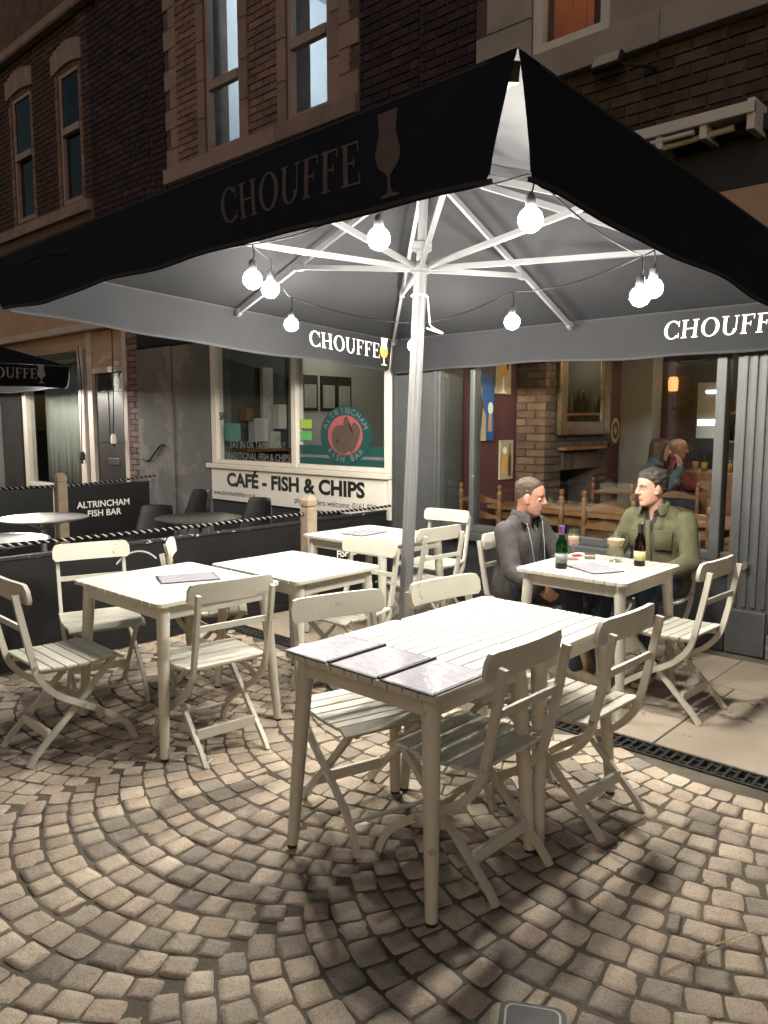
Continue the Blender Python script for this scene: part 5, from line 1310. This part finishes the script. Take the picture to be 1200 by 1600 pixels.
        if kind == 'shoe':
            s = c[2]; an = V['an' + s]; d = Vector(c[3]).normalized(); u = Vector(c[4]); u = (u - d * u.dot(d)).normalized(); x = d.cross(u)
            F = lambda a, b, e: an + x * a + d * b + u * e
            bm = NB(); rc(bm, F(0, -.03, -.005), F(0, .05, -.035), .046, .040); rc(bm, F(0, .05, -.035), F(0, .15, -.052), .044, .034); rc(bm, F(0, -.035, -.04), F(0, .0, -.045), .038, .04)
            so = part('shoe', fuse(bm, c[1], 'shoe', .007, 4))
            bm = NB(); pts = [(.036 * math.sin(q) * (1.15 if math.cos(q) > 0 else .95), .055 + .135 * math.cos(q)) for q in [i * math.pi / 10 for i in range(20)]]
            mx = Matrix((( *x, 0), (*d, 0), (*u, 0), (0, 0, 0, 1))).transposed(); mx.translation = F(0, 0, -.098)
            prism(bm, [(a * 1.18, b) for a, b in pts], .026, mx); bev(bm, .004, 1); put('sole', mesh('sole', bm, 'gum_sole', True), so)
    return P, V, h
# man in the dark zip jacket
J1 = dict(pelvis=(0, -.10, .535), chest=(.015, -.085, .79), neck=(.03, -.055, .945), head=(.045, .0, 1.075), shL=(-.168, -.075, .882), shR=(.200, -.075, .872), elL=(-.235, .03, .66), wrL=(-.06, .22, .60), elR=(.262, .02, .645), wrR=(.275, .20, .585),
          hdL=(.6, .8, -.2), huL=(0, .2, 1), hdR=(-.1, .85, -.45), huR=(.9, .1, .3), hipL=(-.095, -.05, .525), hipR=(.095, -.05, .525), knL=(-.12, .36, .535), knR=(.15, .36, .535), anL=(-.10, .30, .10), anR=(.16, .40, .10))
P1, V1, h1 = person('seated man in a dark grey zip jacket looking down, at the right-hand table', (4.10, 2.52, 0), 180, J1, (R(-9), R(3), R(24)), 'skin', ('hair_brown', 'fade', 'stubble_shade'),
    [('trousers', 'navy_trouser'), ('shirt', 'polo_grey'), ('jacket', 'jacket_charcoal', (.040, .085, .06)), ('shoe', 'suede', 'L', (0, 1, 0), (0, 0, 1)), ('shoe', 'suede', 'R', (0, 1, 0), (0, 0, 1))], .006)
for s in (-1, 1):
    pts = []
    for i in range(9):
        t = .08 + i / 8 * .86; pe, nk = V1['pelvis'], V1['neck']; c = pe.lerp(nk, t); w = .040 + .045 * t + .004
        pts.append(c + Vector((s * w, .126 - .050 * max(0, t - .55) / .45 + (.01 if t < .5 else 0), 0)))
    bm = NB(); tube(bm, smoothpath(pts, 3), .0022, 6); put('zip_edge', mesh('zip_edge', bm, 'piping', True), P1)
# man in the olive overshirt
J2 = dict(pelvis=(0, -.10, .545), chest=(0, -.085, .83), neck=(.015, -.065, .99), head=(.03, -.015, 1.118), shL=(-.172, -.085, .918), shR=(.172, -.085, .918), elL=(-.245, .0, .68), wrL=(-.10, .20, .60), elR=(.235, .02, .68), wrR=(.07, .22, .60),
          hdL=(.7, .7, -.15), huL=(0, .2, 1), hdR=(-.7, .7, -.15), huR=(0, .2, 1), hipL=(-.095, -.05, .525), hipR=(.095, -.05, .525), knL=(-.14, .38, .54), knR=(.12, .38, .53), anL=(-.16, .36, .11), anR=(.10, .60, .11))
P2, V2, h2 = person('seated man with dark wavy hair in an olive overshirt, by the pub window', (4.66, 2.0, 0), 90, J2, (R(-3), R(0), R(-38)), 'skin_pale', ('hair_dark', 'wavy'),
    [('trousers', 'denim'), ('shirt', 'black_cotton'), ('overshirt', 'olive_cotton', (-.05, .052, .30)), ('shoe', 'suede', 'L', (0, 1, 0), (0, 0, 1)), ('shoe', 'suede', 'R', (-.10, .35, .93), (-.1, -.93, .35))])
def on_chest(V, x, z, dy, w, hgt, mat, name, par, tilt=0.0, th=.006):
    bm = NB(); box(bm, -w / 2, w / 2, -th, th, -hgt / 2, hgt / 2); bev(bm, .003, 1)
    return put(name, mesh(name, bm, mat, True), par, (V['chest'].x + x, V['chest'].y + dy, z), (R(-8), 0, R(tilt)))
for s in (-1, 1):
    on_chest(V2, s * .085, .80, .128, .105, .115, 'olive_cotton', 'pocket', P2, -s * 16, .004); on_chest(V2, s * .085, .850, .133, .112, .034, 'olive_cotton', 'pocket_flap', P2, -s * 16, .005)
on_chest(V2, 0, .72, .138, .03, .42, 'olive_cotton', 'placket', P2, 0, .006)
for z in (.58, .67, .76, .85): bm = NB(); lathe(bm, [(0, 0), (.006, 0), (.006, .003), (0, .003)], 10, Matrix.Translation((0, V2['chest'].y + .146, z)) @ Matrix.Rotation(R(-90), 4, 'X')); put('button', mesh('button', bm, 'button'), P2)
# couple deeper inside the pub, on high stools
def stool(x, y, label):
    t = thing('bar_stool', label, 'stool', (x, y, 0)); bm = NB(); lathe(bm, [(0, .60), (.16, .60), (.17, .625), (.16, .645), (0, .65)], 20); obj('seat', bm, 'oak_dark', t, 'angle')
    for a in range(4): bm = NB(); tube(bm, [(.11 * math.cos(a * 1.571 + .78), .11 * math.sin(a * 1.571 + .78), .60), (.18 * math.cos(a * 1.571 + .78), .18 * math.sin(a * 1.571 + .78), 0)], .015, 8); obj('leg', bm, 'oak_dark', t, True)
stool(7.80, 3.30, 'high stool under the long-haired woman inside the pub'); stool(8.22, 3.28, 'high stool under the bald man inside the pub')
UPV = .17
J3 = dict(pelvis=(0, -.06, .535), chest=(0, -.05, .80), neck=(0, -.03, .95), head=(0, .02, 1.075), shL=(-.165, -.06, .885), shR=(.165, -.06, .885), elL=(-.21, .14, .72), wrL=(-.05, .19, .90), elR=(.22, .12, .72), wrR=(.05, .22, .88),
          hdL=(.1, .1, 1), huL=(0, 1, 0), hdR=(-.1, .1, 1), huR=(0, 1, 0), hipL=(-.09, -.03, .525), hipR=(.09, -.03, .525), knL=(-.12, .36, .50), knR=(.12, .36, .50), anL=(-.12, .30, .10), anR=(.12, .30, .10))
person('woman with long brown hair and denim jacket sitting inside the pub', (7.80, 3.32, UPV), 198, J3, (R(-2), 0, R(8)), 'skin_pale', ('hair_long', 'long'), [('trousers', 'navy_trouser'), ('shirt', 'black_cotton'), ('jacket', 'denim_jacket', (.02, .05, .1)), ('shoe', 'suede', 'L', (0, 1, 0), (0, 0, 1)), ('shoe', 'suede', 'R', (0, 1, 0), (0, 0, 1))])
J4 = dict(J3); J4.update(elL=(-.22, .10, .70), wrL=(-.12, .28, .68), elR=(.22, .10, .70), wrR=(.12, .28, .68), hdL=(.2, 1, 0), huL=(0, 0, 1), hdR=(-.2, 1, 0), huR=(0, 0, 1))
person('bald man in a red jumper sitting behind the woman inside the pub', (8.22, 3.30, UPV), 214, J4, (R(-4), 0, R(4)), 'skin', ('hair_brown', 'bald'), [('trousers', 'navy_trouser'), ('jumper', 'red_jumper', None), ('shoe', 'suede', 'L', (0, 1, 0), (0, 0, 1)), ('shoe', 'suede', 'R', (0, 1, 0), (0, 0, 1))])
# ------------------------------------------------------------------ drinks and litter
M('beer', (.55, .34, .09), .25, .1, 10); M('beer_pink', (.42, .16, .14), .25, .1, 10); M('foam', (.48, .40, .24), .8, .05, 40); M('label_silver', (.16, .16, .17), .4, .3, 30); M('label_yellow', (.40, .36, .17), .5, .2, 30); M('foil_purple', (.10, .04, .14), .35, .2, 20)
M('lighter_red', (.55, .03, .03), .3, .1, 5); M('tin_lid', (.14, .12, .08), .4, .3, 40); M('straw', (.42, .33, .16), .8, .2, 20)
ZT = .7305
def bottle(x, y, label, mat, cap, lab, h=.245, r=.030):
    t = thing('beer_bottle', label, 'bottle', (x, y, ZT))
    bm = NB(); lathe(bm, [(0, .004), (r * .9, 0), (r, .008), (r, h * .52), (r * .92, h * .60), (r * .50, h * .74), (r * .42, h * .84), (r * .42, h * .965), (r * .50, h * .97), (r * .50, h), (0, h)], 20); obj('glass_body', bm, mat, t, 'angle')
    bm = NB(); lathe(bm, [(0, .006), (r * .88, .006), (r * .9, h * .3), (0, h * .3)], 16); obj('dark_beer', bm, 'poster_brown' if mat == 'bottle_brown' else 'vinyl_teal', t, True)
    bm = NB(); lathe(bm, [(r + .0006, h * .14), (r + .001, h * .14), (r + .001, h * .36), (r + .0006, h * .36)], 20); obj('label_band', bm, lab, t, True)
    bm = NB(); lathe(bm, [(r * .45, h * .80), (r * .47, h * .80), (r * .47, h * .95), (r * .53, h * .97), (r * .53, h + .001), (0, h + .002)], 16); obj('neck_foil', bm, cap, t, 'angle')
bottle(3.735, 2.115, 'green beer bottle with purple neck foil in front of the dark-jacketed man', 'bottle_green', 'foil_purple', 'label_silver', .235, .033)
bottle(4.10, 1.83, 'brown beer bottle with yellow label in front of the olive overshirt', 'bottle_brown', 'black_plastic', 'label_yellow', .235, .031)
def chalice(x, y, label, beer, prof, level, foamh, base):
    t = thing('beer_glass', label, 'glass', (x, y, ZT))
    inner = [(r * .93, z) for r, z in prof]
    bm = NB(); lathe(bm, [(0, 0), (.036, 0), (.034, .005), (.008, .010), (.0055, base - .02), (.012, base - .006)] + prof + [(prof[-1][0] * .96, prof[-1][1])] + [(r, z + .003) for r, z in reversed(inner[:-1])] + [(0, base + .004)], 24); obj('bowl', bm, 'drink_glass', t, 'angle')
    liq = [(r * .92, z) for r, z in prof if z < level]; rl = liq[-1][0] * 1.03
    bm = NB(); lathe(bm, [(0, base + .006)] + [(r, z + .004) for r, z in liq[1:]] + [(rl, level), (0, level)], 20); obj('beer', bm, beer, t, 'angle')
    bm = NB(); lathe(bm, [(0, level + .0005), (rl, level + .0005), (rl * 1.03, level + foamh), (0, level + foamh)], 20); obj('foam', bm, 'foam', t, 'angle')
chalice(4.12, 1.985, 'wide goblet of pale hazy beer between the two men', 'beer', [(.020, .080), (.040, .092), (.053, .112), (.058, .140), (.060, .175)], .126, .006, .08)
chalice(4.02, 2.20, 'tulip glass of pink beer beside the green bottle', 'beer_pink', [(.012, .080), (.034, .095), (.042, .120), (.040, .145), (.035, .168), (.037, .185)], .120, .016, .08)
t = thing('tobacco_tin', 'small dark tin on the men\'s table beside the red lighter', 'tin', (4.13, 2.15, ZT), (0, 0, R(28))); bm = NB(); box(bm, -.045, .045, -.03, .03, 0, .017); bev(bm, .004, 2); obj('tin_body', bm, 'tin_lid', t); bm = NB(); box(bm, -.046, .046, -.031, .031, .0172, .024); bev(bm, .003, 1); obj('lid', bm, 'metal_top', t)
t = thing('lighter', 'red cigarette lighter lying on the men\'s table', 'lighter', (4.14, 2.235, ZT), (0, 0, R(-20))); bm = NB(); box(bm, -.035, .022, -.012, .012, 0, .013); bev(bm, .004, 2); obj('case', bm, 'lighter_red', t); bm = NB(); box(bm, .0222, .036, -.010, .010, .001, .012); bev(bm, .002, 1); obj('metal_head', bm, 'steel', t)
t = thing('straw_stalk', 'thin dry straw stalk lying on the cobbles at the right', 'straw'); bm = NB(); tube(bm, [(1.98, .77, .006), (2.2, .70, .010), (2.42, .60, .012)], .0013, 5); obj('stem', bm, 'straw', t, True); bm = NB(); tube(bm, [(2.2, .70, .010), (2.3, .63, .007)], .001, 5); obj('side_blade', bm, 'straw', t, True)
t = thing('bent_strap', 'bent pale strap lying by the chair foot at the left', 'strap'); bm = NB(); tube(bm, smoothpath([(1.83, 2.93, .006), (1.80, 2.99, .012), (1.86, 2.93, .03), (1.92, 2.84, .012), (1.86, 2.82, .006)], 4), .005, 6); obj('loop', bm, 'cream_paint', t, True)
t = thing('ground_cover', 'small rounded metal access cover at the bottom picture edge', 'cover', (1.56, .93, .0), (0, 0, R(30)))
def rrect(w, r): return [(cx * (w - r) + r * math.cos(R(a0 + q)), cy * (w - r) + r * math.sin(R(a0 + q))) for cx, cy, a0 in ((1, 1, 0), (-1, 1, 90), (-1, -1, 180), (1, -1, 270)) for q in range(0, 91, 15)]
bm = NB(); prism(bm, rrect(.085, .03), .018, Matrix.Translation((0, 0, -.01))); obj('rim', bm, 'iron', t)
bm = NB(); prism(bm, rrect(.072, .024), .003, Matrix.Translation((0, 0, .0082))); obj('inner_rim', bm, 'print_grey', t)
bm = NB(); prism(bm, rrect(.066, .020), .002, Matrix.Translation((0, 0, .0114))); obj('lid', bm, 'iron', t)
bpy.data.scenes.remove(_TS)
bpy.context.view_layer.update()
